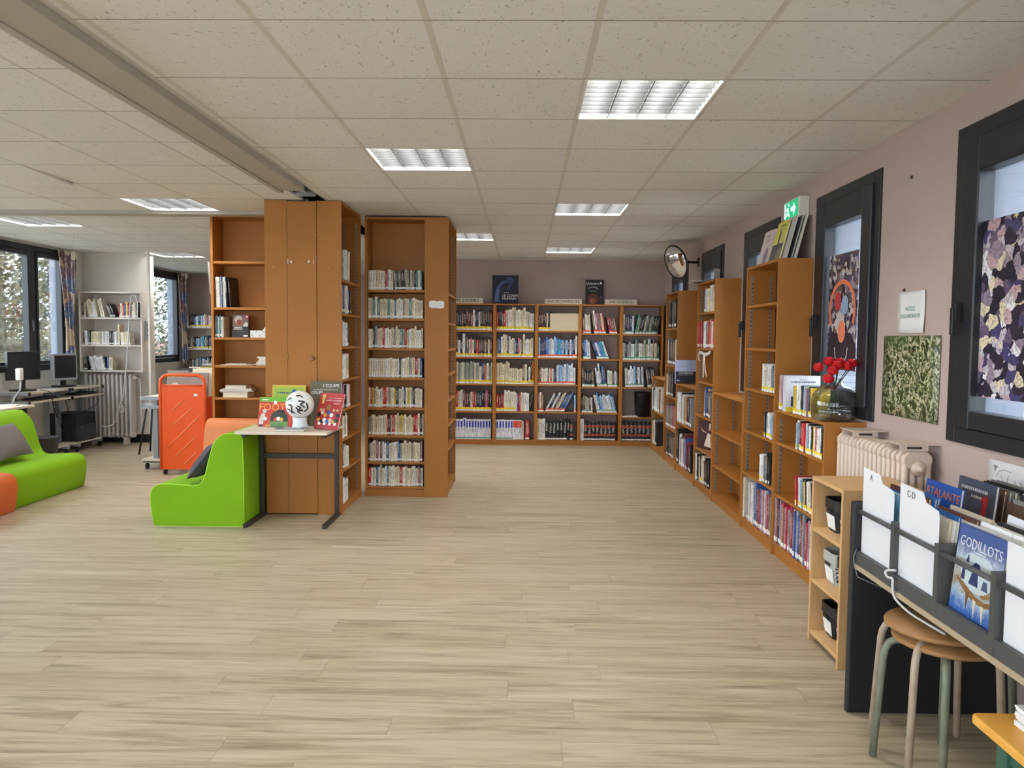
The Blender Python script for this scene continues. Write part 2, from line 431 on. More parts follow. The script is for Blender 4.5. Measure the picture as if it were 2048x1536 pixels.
for k in range(8):
    xa, xb = XC[k+1], XC[k]
    rows = [(6.25-.6*(q+1), 6.25-.6*q, 'a', q) for q in range(-1, 16)]+[(7.28+.6*q, 7.28+.6*(q+1), 'b', q) for q in range(0, 11)]+[(7.12, 7.28, 'c', 0)]
    for ya, yb, z, q in rows:
        if z == 'a' and q == -1 and False: continue
        ya = max(ya, YN); yb = min(yb, YB)
        if yb-ya < .02: continue
        if z == 'b' and xa > -2.0: continue
        if (z == 'a' and q == -1 and k == 2) or (z == 'b' and (k, q) in ((5, 0), (5, 5), (1, 2))) or (z == 'a' and (k, q) in ((2, 10), (5, 7), (5, 13), (3, 14))):  # the light behind the column is unseen, added to brighten the far wall
            LAMPS[(xa, ya)] = 1; continue
        if ya > 2.3 and yb < 11.0 and yb-ya > .5 and xb-xa > .28:
            o = put(tile_me, 'ceiling_tile', ceiling); o.location = (xa+.008, ya+.002, CEIL); o.scale = ((xb-xa-.016)/.576, (yb-ya-.004)/.597, 1); ntile += 1
            if k == 3 and z == 'a' and q == 1:
                o.rotation_euler = (R(-2.2), R(1.2), 0); o.location.z += .012
        else: trest.box(xa+.008, xb-.008, ya+.002, yb-.002, CEIL, CEIL+.018)
t_ = trest.build('ceiling_tiles', TILE, ceiling); t_['kind'] = 'stuff'
for i in range(0, 6):
    x = X0R+i*.6
    MB().box(x-.0125, x+.0125, YN, YF, CEIL-.0005, CEIL+.02).build('grid_runner', GRID, ceiling)
for x in XC[1:8]:
    MB().box(x-.007, x+.007, YN, 6.98, CEIL+.001, CEIL+.02).build('grid_runner', GRID, ceiling)
    MB().box(x-.007, x+.007, 7.12, YB, CEIL+.001, CEIL+.02).build('grid_runner', GRID, ceiling)
SEAM_SHADE = plain('seam_shade_grey', S(150, 144, 134), .7)  # grey strips stand in for the shade inside the tile seams
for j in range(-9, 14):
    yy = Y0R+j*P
    if YN < yy < YF: MB().box(-1.60, XR, yy-.0028, yy+.0028, CEIL-.0008, CEIL+.012).build('seam_shade', SEAM_SHADE, ceiling)
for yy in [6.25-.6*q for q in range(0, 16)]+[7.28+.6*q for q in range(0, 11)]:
    if YN < yy < YB: MB().box(XL, -1.82, yy-.0025, yy+.0025, CEIL-.0008, CEIL+.012).build('seam_shade', SEAM_SHADE, ceiling)
MB().box(-1.75, XR, YF-.001, YF+.001, CEIL-.001, CEIL+.02).build('edge_trim', GRID, ceiling)
MB().box(-1.62, -1.595, YN, YF, CEIL-.003, CEIL+.03).build('edge_trim', GRID, ceiling)
MB().box(-1.81, -1.785, 6.35, YF, CEIL-.003, CEIL+.02).build('edge_trim', GRID, ceiling)
bm = MB().box(-1.79, -1.62, YN, 5.66, CEIL-.045, CEIL+.1).build('ceiling_beam', BEAMM, ceiling, .004)
bm['label'] = 'long grey boxed beam'
MB().box(-1.83, -1.79, YN, 5.72, CEIL-.05, CEIL+.1).build('beam_flange', BEAMM, ceiling)
MB().box(XL, -1.84, 6.86, 7.0, CEIL-.028, CEIL+.1).build('cross_beam', BEAMM, ceiling, .003)
MB().box(XL, -1.84, 7.0, 7.12, CEIL-.012, CEIL+.1).build('cross_beam_flange', BEAMM, ceiling)
MB().box(-1.74, -1.70, 5.95, 6.0, CEIL+.01, CEIL+.16).build('metal_stud', ALU, ceiling)
MB().box(-1.785, -1.63, 6.0, 6.02, CEIL-.02, CEIL+.16).build('stud_plate', ALU, ceiling)
# recessed luminaires
LAMPM = emis('fluorescent_tube_light', (1.0, .985, .965, 1), LAMP_STRENGTH)
BLADE = plain('satin_louvre_metal', S(62, 62, 62), .4, .0, .02)
blade_c = MB().box(0, .572, -.0015, .0015, .006, .05).mesh('louvre_blade', BLADE)
blade_l = MB().box(-.002, .002, 0, .576, .001, .056).mesh('louvre_rib', plain('louvre_rib_metal', S(52, 52, 52), .5))
lamp_case = MB().box(.006, .594, .006, .594, .085, .09).box(0, .012, 0, .6, -.002, .09).box(.588, .6, 0, .6, -.002, .09).box(.012, .588, 0, .012, -.002, .09).box(.012, .588, .588, .6, -.002, .09).mesh('lamp_frame', plain('lamp_frame_white', S(220, 220, 216), .5))
tube_me = MB().cyl((0, .02, 0), (0, .58, 0), .022, 10).mesh('fluorescent_tube', LAMPM)
def lamp_label(x, y):
    near = {(.245, 3.4): 'square louvred ceiling light nearest the right windows, brightest and largest', }
    return None
LL = [((.245, 3.353), 'large lit louvred ceiling light, nearest one to the camera'), ((-.955, 4.559), 'lit louvred ceiling light above the open floor, second nearest'),
      ((.245, 6.368), 'small lit louvred ceiling light, middle one over the right aisle'), ((-.955, 8.177), 'lit louvred ceiling light partly hidden by the tall brown bookcase end'),
      ((.245, 9.383), 'smallest lit louvred ceiling light, closest to the far wall'), ((-3.3, 6.25), 'louvred ceiling light with bluish panels, left of the boxed column'),
      ((-5.1, 7.28), 'louvred ceiling light cut off by the cross beam near left windows'), ((-5.1, 10.28), 'thin distant louvred ceiling light above the white partition end')]
for (x, y) in LAMPS:
    lab = None
    for (a, b), s_ in LL:
        if abs(a-x) < .05 and abs(b-y) < .05: lab = s_
    t = thing('ceiling_light', lab or ('added unseen louvred ceiling light behind the boarded column' if y > 5 else 'recessed louvred ceiling light behind the viewpoint'), 'ceiling light', (x, y, CEIL), 'recessed louvred ceiling lights')
    put(lamp_case, 'frame', t)
    for q in range(4): put(tube_me, 'fluorescent_tube', t, Matrix.Translation((.085+.1433*q, 0, .062)))
    for q in range(1, 4): put(blade_l, 'louvre_rib', t, Matrix.Translation((.012+.144*q, .012, 0)))
    for q in range(1, 9): put(blade_c, 'louvre_blade', t, Matrix.Translation((.014, .012+.064*q, 0)))

# ------------------------------------------------------------ windows
nwin = 0
def casement(x, sx, y0, y1, z0, z1, top=.22, side=.20, bot=.15, handle=True):
    global nwin; nwin += 1
    a, b = (x-.012, x+.06) if sx > 0 else (x-.06, x+.012)
    t = bpy.data.objects.new('window_%d' % nwin, None); COL.objects.link(t); t['kind'] = 'structure'; BASE[t] = Vector((0, 0, 0))
    f = MB(); o = .07
    f.box(a, b, y0, y0+o, z0, z1).box(a, b, y1-o, y1, z0, z1).box(a, b, y0+o, y1-o, z1-o, z1).box(a, b, y0+o, y1-o, z0, z0+o)
    f.build('window_frame', ANTH, t, .004)
    c, d = (x-.028, x+.05) if sx > 0 else (x-.05, x+.028)
    s = MB(); g = .005
    s.box(c, d, y0+o+g, y0+side, z0+o, z1-o).box(c, d, y1-side, y1-o-g, z0+o, z1-o)
    s.box(c, d, y0+side, y1-side, z1-top, z1-o-g).box(c, d, y0+side, y1-side, z0+o+g, z0+bot)
    sa = s.build('sash', ANTH, t, .006)
    q = x+.02*sx
    MB().box(q-.004, q+.004, y0+side-.005, y1-side+.005, z0+bot-.005, z1-top+.005).build('glass_pane', GLASS, sa)
    e = c-.03 if sx > 0 else d
    if handle:
        hy = y1-side*.55
        MB().box(e, e+.03, hy-.012, hy+.012, 1.56, 1.64).box(e-.012 if sx > 0 else e+.02, e+.01 if sx > 0 else e+.042, hy-.011, hy+.011, 1.50, 1.62).build('window_handle', BLACK, sa, .003)
    return t
for a, b in RW: casement(XR, 1, a, b, 1.02, 2.42)
def left_window(y0, y1, mulls):
    edges = [y0]+mulls+[y1]
    for i in range(len(edges)-1):
        casement(XL, -1, edges[i], edges[i+1], 1.02, 2.55, .13, .10, .12, True)
left_window(-2.6, .2, [-1.2]); left_window(.6, 3.4, [2.0]); left_window(3.8, 6.6, [5.2]); left_window(7.0, 10.03, [8.2, 9.36]); left_window(10.9, 13.35, [12.2])
for a, b in ADDED_NWX:  # unseen near-wall windows, added for frontal daylight on the room
    nwin += 1
    t = bpy.data.objects.new('window_%d' % nwin, None); COL.objects.link(t); t['kind'] = 'structure'; BASE[t] = Vector((0, 0, 0))
    MB().box(a, a+.07, YN-.06, YN+.01, .95, 2.45).box(b-.07, b, YN-.06, YN+.01, .95, 2.45).box(a+.07, b-.07, YN-.06, YN+.01, .95, 1.02).box(a+.07, b-.07, YN-.06, YN+.01, 2.38, 2.45).box((a+b)/2-.05, (a+b)/2+.05, YN-.06, YN+.01, 1.02, 2.38).build('window_frame', ANTH, t)
    MB().box(a+.06, b-.06, YN-.03, YN-.022, 1.01, 2.39).build('glass_pane', GLASS, t)
    l = bpy.data.lights.new('window_daylight_portal', 'AREA'); l.shape = 'RECTANGLE'; l.size = b-a; l.size_y = 1.5; l.cycles.is_portal = True
    o = bpy.data.objects.new('window_daylight_portal', l); COL.objects.link(o); o.location = ((a+b)/2, YN-.2, 1.7); o.rotation_euler = (R(90), 0, 0)
for a, b in RW: portal(XR+.2, a, b, 1.02, 2.42, 1)
for a, b in LW: portal(XL-.2, a, b, 1.02, 2.55, -1)

# ------------------------------------------------------------ bookcases
def bookcase(name, label, o, u, v, w_, d, h, shelves, plinth=.07, th=.02, mat=FIBRE, tracks=False, back=True, open_top=False, cat='bookcase', group=None, bottom=True):
    """o front-left-bottom corner seen from the front, u to the right, v into the case"""
    t = thing(name, label, cat, o, group)
    M = basis((0, 0, 0), u, v, (0, 0, 1)); BASE[t] = Vector((0, 0, 0))
    def bx(nm, *a, m=mat, bev=.0015):
        q = MB().box(*a, M=M).build(nm, m, t, bev); return q
    bx('side_panel', 0, th, 0, d, 0, h); bx('side_panel', w_-th, w_, 0, d, 0, h)
    bx('top_panel', th, w_-th, .002, d, h-th, h)
    if back: bx('back_panel', th, w_-th, d-.008, d, .02, h-th)
    if plinth: bx('plinth', th, w_-th, .012, .03, 0, min(plinth, shelves[-1]-th))
    for z in shelves:
        s_ = bx('shelf', th+.001, w_-th-.001, .004, d-.009, z-th, z)
    if tracks:
        for e, s0 in ((th, 1), (w_-th, -1)):
            for y0 in (.03, d-.06):
                q = MB()
                x0, x1 = (e, e+.003) if s0 > 0 else (e-.003, e)
                q.box(x0, x1, y0, y0+.018, shelves[-1]+.01, h-th-.05, M=M)
                zz = shelves[-1]+.05
                while zz < h-th-.1:
                    xx = (x1, x1+.0006) if s0 > 0 else (x0-.0006, x0)
                    q.box(xx[0], xx[1], y0+.005, y0+.013, zz, zz+.009, 1, M=M); zz += .032
                q.build('shelf_track', [TRACK, STEELB], t)
    return t
# --- book prototypes: thickness on x (-.5...5), spine at y=0 facing -y, height on z (0..1)
def book_proto(kind):
    m = MB()
    m.box(-.5, -.43, .0, 1, 0, 1, 0); m.box(.43, .5, .0, 1, 0, 1, 0)
    m.box(-.43, .43, .01, .965, .012, .985, 1)
    bands = {'none': [(0, 1, 0)], 'W': [(0, .05, 0), (.05, .15, 2), (.15, 1, 0)], 'Y': [(0, .03, 2), (.03, .09, 2), (.09, .19, 3), (.19, 1, 0)],
             'R': [(0, .03, 2), (.03, .09, 2), (.09, .17, 4), (.17, 1, 0)], 'G': [(0, .05, 2), (.05, .12, 2), (.12, .17, 5), (.17, 1, 0)],
             'binder': [(0, .05, 0), (.05, .10, 5), (.10, .60, 0), (.60, .92, 6), (.92, 1, 0)], 'ency': [(0, .03, 0), (.03, .11, 2), (.11, .25, 0), (.25, .36, 7), (.36, .70, 0), (.70, .82, 7), (.82, 1, 0)],
             'foot': [(0, .03, 0), (.03, .11, 2), (.11, 1, 0)], 'redtop': [(0, .05, 0), (.05, .12, 2), (.12, .62, 0), (.62, .95, 4), (.95, 1, 0)]}[kind]
    prof = [(-.5, 0), (-.3, -.018), (0, -.026), (.3, -.018), (.5, 0)]
    for z0, z1, k in bands:
        g = .004 if k >= 2 else 0
        for i in range(4):
            (a, b), (c, d) = prof[i], prof[i+1]
            if k == 6 and i in (0, 3): m.add([(a, b, z0), (c, d, z0), (c, d, z1), (a, b, z1)], [(0, 1, 2, 3)], 0, True); continue
            m.add([(a, b-g, z0), (c, d-g, z0), (c, d-g, z1), (a, b-g, z1)], [(0, 1, 2, 3)], k, True)
    return m.mesh('book', [BOOK, PAGES, LABW, LABY, LABR, LABG, BLUEL, REDB])
PROTO = {k: book_proto(k) for k in ('none', 'W', 'Y', 'R', 'G', 'binder', 'ency', 'foot', 'redtop')}
PAL = {
 'novel': [('cream', S(226, 212, 180), 9), ('ivory', S(236, 228, 208), 6), ('grey', S(160, 152, 142), 2), ('red', S(186, 40, 40), 2), ('black', S(40, 38, 40), 1), ('blue', S(40, 96, 150), 1), ('yellow', S(222, 196, 60), .7), ('mauve', S(146, 104, 122), .8), ('teal', S(98, 142, 138), .7), ('white', S(236, 234, 230), 3)],
 'white': [('white', S(236, 236, 236), 8), ('ivory', S(228, 222, 206), 4), ('grey', S(150, 148, 150), 1.5), ('black', S(44, 42, 46), 1), ('blue', S(66, 96, 150), 1)],
 'cream': [('cream', S(226, 212, 180), 9), ('ivory', S(236, 228, 208), 6), ('white', S(236, 234, 230), 3)],
 'dark': [('black', S(38, 34, 36), 6), ('maroon', S(112, 38, 48), 2.5), ('brown', S(104, 74, 58), 2), ('red', S(186, 44, 48), 1.2), ('cream', S(222, 208, 180), 2), ('white', S(232, 228, 224), 1.6), ('pink', S(196, 96, 126), .8), ('navy', S(40, 46, 76), 1)],
 'mixed': [('cream', S(228, 216, 188), 5), ('white', S(234, 232, 228), 4), ('red', S(190, 52, 48), 1.6), ('black', S(40, 38, 40), 2.4), ('purple', S(120, 72, 124), .8), ('orange', S(220, 136, 44), .9), ('blue', S(58, 88, 150), 1.2), ('brown', S(128, 92, 66), 1.2), ('pink', S(204, 92, 124), .7), ('grey', S(140, 138, 140), 1)],
 'blue': [('white', S(232, 236, 240), 5), ('blue', S(66, 112, 186), 3.4), ('pale blue', S(150, 188, 226), 2.4), ('navy', S(40, 50, 86), 1.6), ('black', S(40, 40, 44), 1.2), ('cream', S(224, 214, 194), 1.6), ('turquoise', S(70, 176, 190), .8)],
 'teal': [('dark green', S(44, 74, 62), 2), ('teal', S(64, 134, 124), 2), ('pale green', S(160, 180, 150), 1.5), ('cream', S(216, 208, 180), 2.6), ('grey', S(128, 126, 126), 1.6), ('black', S(44, 44, 46), 1.6), ('white', S(230, 232, 230), 1.6), ('brown', S(112, 84, 70), 1.2)],
 'grey': [('grey', S(158, 160, 150), 8), ('pale grey', S(186, 186, 174), 3), ('cream', S(222, 212, 184), 1.2)],
 'manga': [('white', S(238, 236, 232), 4), ('black', S(34, 34, 36), 4), ('red', S(196, 40, 48), 1.6), ('pale blue', S(156, 186, 210), 1.4), ('yellow', S(226, 196, 70), .8), ('mauve', S(150, 116, 140), 1), ('cream', S(226, 208, 180), 1.4)],
 'album': [('mauve', S(168, 140, 156), 2), ('maroon', S(128, 44, 58), 2), ('red', S(192, 54, 70), 1.6), ('white', S(234, 232, 230), 2), ('pink', S(202, 156, 150), 1.4), ('blue', S(60, 96, 160), 1.6), ('grey', S(150, 150, 156), 1.6), ('brown', S(130, 92, 74), 1.2), ('navy', S(44, 48, 84), 1)],
 'binder': [('white', S(232, 234, 240), 1)], 'black': [('black', S(34, 33, 34), 1)], 'ency': [('black', S(36, 34, 36), 1)],
 'shade': [('black', S(42, 40, 42), 4), ('grey', S(128, 124, 122), 3), ('brown', S(110, 84, 66), 2), ('cream', S(214, 200, 172), 2), ('dark green', S(50, 68, 60), 1)],
 'redgrey': [('grey', S(120, 112, 108), 2), ('red', S(196, 60, 62), 1)], 'redset': [('red', S(190, 50, 50), 3), ('blue', S(70, 110, 140), 2), ('white', S(230, 226, 220), 2), ('teal', S(110, 160, 160), 1)],
 'bluecomic': [('pale blue', S(120, 190, 220), 2), ('blue', S(40, 110, 190), 2), ('white', S(236, 236, 236), 2), ('green', S(90, 170, 60), .6), ('orange', S(214, 120, 60), .8), ('cream', S(226, 214, 190), 1.5), ('brown', S(110, 70, 56), 1.2), ('grey', S(150, 150, 156), 1)],
}
def pick(pal):
    p = PAL[pal]; x = rng.random()*sum(q[2] for q in p)
    for n_, c, k in p:
        x -= k
        if x <= 0: break
    j = rng.uniform(.86, 1.1)
    return n_, (min(1, c[0]*j), min(1, c[1]*j), min(1, c[2]*j), 1)
COUNT = {}
def books(where, shelf_word, o, u, v, width, segs, depth=.16, noun='book', cat='book', group='books', setback=.025, maxh=None):
    """place books along u from corner o (front-left of the usable shelf board)"""
    o = Vector(o); u = Vector(u); v = Vector(v); up = Vector((0, 0, 1))
    x = .003; idx = 0
    for sg in segs:
        if sg[0] == 'gap': x += sg[1]; continue
        n_, hr, tr, pal, lab = sg[:5]; ang = sg[5] if len(sg) > 5 else 0
        i = 0
        while i < n_:
            h = rng.uniform(*hr); th = rng.uniform(*tr)
            if rng.random() < .1: h *= 1.07
            if maxh: h = min(h, maxh)
            a = R(ang)
            if ang > 0 and i == 0: x += h*math.sin(a)        # top leans to the left
            step = th/math.cos(a)+.0006
            need = step+(h*math.sin(-a) if ang < 0 else 0)
            if x+need > width-.002: break
            nm, colr = pick(pal); dd = depth*rng.uniform(.86, 1.02)
            sb = setback+rng.uniform(-.008, .012)
            ua = u*math.cos(a)+up*math.sin(a); wa = up*math.cos(a)-u*math.sin(a)
            # pivot: lowest corner rests on the board
            if a >= 0: p = o+u*x+v*sb+ua*(th/2)
            else: p = o+u*(x+th*math.cos(a))+v*sb-ua*(th/2)
            M = basis(p+up*.0008, ua*th, v*dd, wa*h)
            ob = bpy.data.objects.new(cat.replace(' ', '_'), PROTO[lab]); COL.objects.link(ob); ob.matrix_world = M; ob.color = colr
            idx += 1
            lean = ' leaning' if abs(ang) > 4 else ''
            tag(ob, '%s%s %s, %s from left, %s shelf down, %s' % (nm, lean, noun, ORD[idx], shelf_word, where), cat, group)
            COUNT[cat] = COUNT.get(cat, 0)+1
            x += step; i += 1
        if ang < 0: x += h*math.sin(R(-ang))
        if x > width-.004: break
    return x
UX, UY = Vector((1, 0, 0)), Vector((0, 1, 0))

# far wall: five bays
FX = [-.992, -.416, .159, .754, 1.32, 1.892]
bayname = ['leftmost', 'second', 'middle', 'fourth', 'rightmost']
FZ = [[1.58, 1.212, .842, .465, .07]]*3+[[1.55, 1.198, .817, .457, .07], [1.545, 1.188, .817, .405, .07]]
for b in range(5):
    bookcase('bookcase', 'far wall brown bookcase bay, %s of the five full of books' % bayname[b], (FX[b], 10.60, 0), UX, UY, FX[b+1]-FX[b]-.001, .26, 1.945, FZ[b], .065, .022, back=False, group='bookcases along the far wall')
c1 = (.016, .031); tall = (.19, .25); med = (.185, .225)
FB = {
 (0, 0): [(26, (.18, .23), c1, 'dark', 'Y')], (0, 1): [(8, (.17, .24), c1, 'teal', 'Y'), (20, (.17, .21), c1, 'dark', 'Y')],
 (0, 2): [(14, (.21, .225), (.018, .026), 'grey', 'Y'), (12, (.18, .22), c1, 'mixed', 'Y')], (0, 3): [(28, (.19, .22), c1, 'dark', 'Y')],
 (0, 4): [(20, (.205, .21), (.033, .036), 'binder', 'binder')],
 (1, 0): [(5, (.19, .23), c1, 'dark', 'Y'), (10, (.20, .24), c1, 'cream', 'Y'), (10, (.15, .25), c1, 'mixed', 'Y')],
 (1, 1): [(26, (.17, .24), (.016, .032), 'mixed', 'Y')], (1, 2): [(7, (.20, .24), c1, 'cream', 'Y'), (6, (.15, .17), c1, 'cream', 'Y'), (10, (.17, .24), c1, 'mixed', 'Y')],
 (1, 3): [(4, (.15, .2), c1, 'dark', 'Y'), (6, (.2, .22), (.02, .028), 'cream', 'Y'), (7, (.18, .2), c1, 'mixed', 'none'), (3, (.16, .2), c1, 'shade', 'none', -9), ('gap', .03), (4, (.17, .21), (.015, .03), 'cream', 'none')],
 (1, 4): [(6, (.205, .21), (.033, .036), 'binder', 'binder'), (3, (.205, .21), (.033, .036), 'binder', 'redtop'), (1, (.19, .2), (.03, .03), 'cream', 'foot'), ('gap', .02), (1, (.2, .2), (.05, .05), 'redset', 'foot')],
 (2, 0): [(7, (.17, .22), (.014, .03), 'dark', 'Y')],
 (2, 1): [(30, (.17, .22), (.016, .03), 'blue', 'R')], (2, 2): [(12, (.15, .18), (.014, .024), 'mixed', 'R'), (12, (.17, .22), c1, 'blue', 'R')],
 (2, 3): [(3, (.17, .19), c1, 'mixed', 'R'), ('gap', .02), (11, (.19, .22), (.014, .024), 'blue', 'R', -27), (3, (.16, .24), c1, 'blue', 'R')],
 (2, 4): [(1, (.23, .23), (.035, .035), 'cream', 'foot'), (2, (.22, .23), (.03, .03), 'redset', 'foot'), (6, (.205, .21), (.044, .046), 'black', 'foot'), (1, (.21, .21), (.03, .03), 'black', 'none'), (2, (.19, .195), (.046, .046), 'ency', 'ency')],
 (3, 0): [(4, (.15, .2), c1, 'mixed', 'R', 4), (7, (.20, .24), (.016, .024), 'mixed', 'R', 9), (4, (.15, .18), c1, 'album', 'R', 12), ('gap', .02), (3, (.15, .19), (.016, .03), 'mixed', 'R')],
 (3, 1): [(4, (.17, .2), (.016, .026), 'blue', 'G', 5), (7, (.17, .2), (.016, .026), 'blue', 'G', 20), (3, (.2, .22), c1, 'white', 'G', 24), (3, (.19, .2), c1, 'white', 'G')],
 (3, 2): [(6, (.15, .19), c1, 'shade', 'G', 3), (6, (.16, .24), (.016, .026), 'blue', 'G', 9), (10, (.15, .18), c1, 'teal', 'G', 2)],
 (3, 3): [(6, (.15, .2), c1, 'teal', 'G', 3), (16, (.17, .2), (.014, .022), 'blue', 'G', 14)],
 (3, 4): [(1, (.21, .21), (.04, .04), 'white', 'none'), (10, (.19, .195), (.048, .05), 'ency', 'ency')],
 (4, 0): [(5, (.18, .21), (.018, .034), 'blue', 'G'), ('gap', .01), (16, (.17, .21), (.014, .024), 'teal', 'G', -11)],
 (4, 1): [(6, (.16, .19), (.02, .03), 'white', 'G'), (18, (.15, .22), (.018, .034), 'teal', 'G')],
 (4, 2): [('gap', .03), (10, (.17, .22), (.016, .03), 'blue', 'G', 3), ('gap', .02), (4, (.17, .2), c1, 'shade', 'G', 8)],
 (4, 3): [], (4, 4): [(9, (.19, .195), (.05, .052), 'ency', 'ency')],
}
for (b, r), segs in FB.items():
    kind = ('encyclopedia volume', 'volumes along the bottom of the far bookcases') if r == 4 else ('book', 'books in the far wall bookcases')
    segs = [sg if sg[0] == 'gap' else (sg[0], (sg[1][0]*1.33, sg[1][1]*1.33), (sg[2][0]*1.1, sg[2][1]*1.12))+tuple(sg[3:]) for sg in segs]
    books('%s far bay' % bayname[b], ORD[r+1] if r < 4 else 'bottom', (FX[b]+.023, 10.60, FZ[b][r]), UX, UY, FX[b+1]-FX[b]-.047, segs, .17,
          'volume' if r == 4 else 'book', kind[0], kind[1], .03, maxh=.325 if r < 4 else .30)

# centre block: column cladding, case facing the camera, two cases facing the aisle, case on the left
CZ = [1.90, 1.64, 1.37, 1.10, .825, .57, .325, .095]
bookcase('bookcase', 'tall brown centre bookcase packed with cream paperbacks', (-1.462, 7.03, 0), UX, UY, .566, .25, 2.556, CZ, .07, .022)
pb = (.012, .024)
CB = [[(6, (.172, .178), (.02, .024), 'cream', 'W'), (5, (.17, .176), pb, 'novel', 'W'), (8, (.168, .18), pb, 'shade', 'W', 5), (20, (.17, .18), pb, 'novel', 'W')]]+[[(40, (.165, .19), pb, 'novel', 'W')] for _ in range(7)]
CB[3] = [(14, (.172, .178), (.016, .024), 'cream', 'W'), (20, (.165, .19), pb, 'novel', 'W')]
for r in range(8):
    books('tall centre bookcase', ORD[r+1], (-1.438, 7.03, CZ[r]), UX, UY, .518, CB[r], .115, 'paperback', 'paperback', 'paperbacks in the tall centre bookcase', .02)
SZ = [1.94, 1.663, 1.39, 1.118, .873, .624, .362, .08]
bookcase('bookcase', 'narrow brown bookcase on the column side, facing the aisle', (-1.495, 6.275, 0), UY, -UX, .745, .20, 2.565, SZ, .07, .022, tracks=True)
SB = [[(3, (.27, .275), (.03, .035), 'white', 'W'), ('gap', .02), (6, (.24, .25), (.03, .04), 'white', 'W', -4)],
      [(3, (.2, .22), (.02, .03), 'white', 'W'), (4, (.22, .24), (.03, .05), 'blue', 'W'), (4, (.2, .22), (.03, .04), 'mixed', 'W')],
      [(8, (.18, .21), (.025, .045), 'white', 'W')], [(5, (.18, .22), (.02, .04), 'white', 'W'), (3, (.2, .21), (.03, .05), 'cream', 'W')],
      [(5, (.16, .2), (.02, .04), 'mixed', 'W'), (4, (.18, .2), (.03, .04), 'redset', 'W')], [(7, (.17, .2), (.02, .04), 'white', 'W')],
      [(7, (.17, .2), (.03, .04), 'white', 'W')], [(9, (.17, .2), (.02, .035), 'white', 'W')]]
for r in range(8):
    books('narrow side bookcase', ORD[r+1], (-1.495, 6.30, SZ[r]), UY, -UX, .69, SB[r], .14, 'hardback', 'hardback', 'hardbacks in the bookcase on the column side', .012)
DZ = [1.88, 1.61, 1.367, 1.136, .89, .66, .435, .09]
bookcase('bookcase', 'brown bookcase end beside far aisle with peeling white sticker', (-.70, 7.032, 0), UY, -UX, .80, .197, 2.556, DZ, .07, .022, tracks=True)
for r, segs in ((0, [(3, (.2, .22), (.02, .03), 'white', 'W')]), (1, [(4, (.21, .23), (.02, .04), 'cream', 'W')]), (2, [(3, (.17, .2), (.02, .03), 'white', 'W')]), (4, [(2, (.16, .18), (.02, .02), 'white', 'W')])):
    books('far aisle end bookcase', ORD[r+1], (-.70, 7.06, DZ[r]), UY, -UX, .7, segs, .14, 'hardback', 'hardback', 'hardbacks in the bookcase end by the far aisle', .012)
sticker = MB().prism([(-.875, 1.755), (-.865, 1.742), (-.85, 1.738), (-.79, 1.738), (-.775, 1.732), (-.765, 1.738), (-.745, 1.738), (-.738, 1.75), (-.738, 1.79), (-.748, 1.803), (-.79, 1.803), (-.80, 1.797), (-.82, 1.805), (-.865, 1.805), (-.875, 1.795)], 7.029, 7.0315).build('sticker', WHITE)
tag(sticker, 'torn white sticker on the brown bookcase end panel', 'sticker')
t = thing('column_cladding', 'brown boarded column front behind the small display table', 'column cladding', (-1.9, 6.27, 0))
for i, (a, b, z) in enumerate(((-2.12, -1.937, 2.571), (-1.935, -1.6975, 2.562))):
    MB().box(a, b, 6.27, 6.29, .01, z-.003).build('board', FIBRE, t, .0015)
MB().box(-2.12, -2.10, 6.29, 7.2, .01, 2.56).build('board', FIBRE, t, .0015)
MB().box(-2.10, -1.71, 6.9, 7.2, 0, 2.56).build('core', FIBRE, t)
kn = MB().lathe([(.006, 0), (.006, .014), (.017, .02), (.019, .03), (.012, .036), (0, .037)], seg=14, M=Matrix.Translation((-1.73, 6.27, 1.29)) @ Matrix.Rotation(R(90), 4, 'X')).build('knob', plain('brown_wood_knob', S(150, 98, 56), .4), t)
for x, z in ((-1.937, 2.28), (-1.937, 1.30), (-1.937, .32)):
    MB().cyl((x, 6.267, z-.03), (x, 6.267, z+.03), .005, 8).build('hinge', plain('brass_hinge', S(170, 130, 70), .4, .6), t)
for x, z, a, b in ((-1.930, 2.075, .005, .036), (-1.903, 2.072, .014, .02), (-1.76, 2.075, .012, .018), (-1.722, 2.07, .004, .034), (-1.935, 2.3, .008, .005), (-1.705, 2.29, .006, .005), (-1.70, 2.11, .006, .005), (-2.05, 2.03, .004, .006), (-1.60, 2.02, .004, .005)):
    MB().box(x-a/2, x+a/2, 6.2695, 6.2705, z-b/2, z+b/2).build('tape_scrap', WHITE, t)
LZ = [2.145, 1.728, 1.455, 1.20, .905, .60, .32, .08]
bookcase('bookcase', 'half empty brown bookcase left of the boarded column', (-2.86, 7.0, 0), UX, UY, .735, .26, 2.565, LZ, .07, .022)
books('left brown bookcase', 'second', (-2.835, 7.0, LZ[1]), UX, UY, .3, [(8, (.27, .285), (.012, .016), 'white', 'none', 1.5), (1, (.275, .275), (.012, .012), 'black', 'none', 4)], .2, 'magazine', 'magazine', 'magazines in the left brown bookcase', .02)
books('left brown bookcase', 'third', (-2.835, 7.0, LZ[2]), UX, UY, .12, [(8, (.185, .19), (.007, .01), 'redset', 'W')], .14, 'thin book', 'thin book', 'thin books in the left brown bookcase', .02)

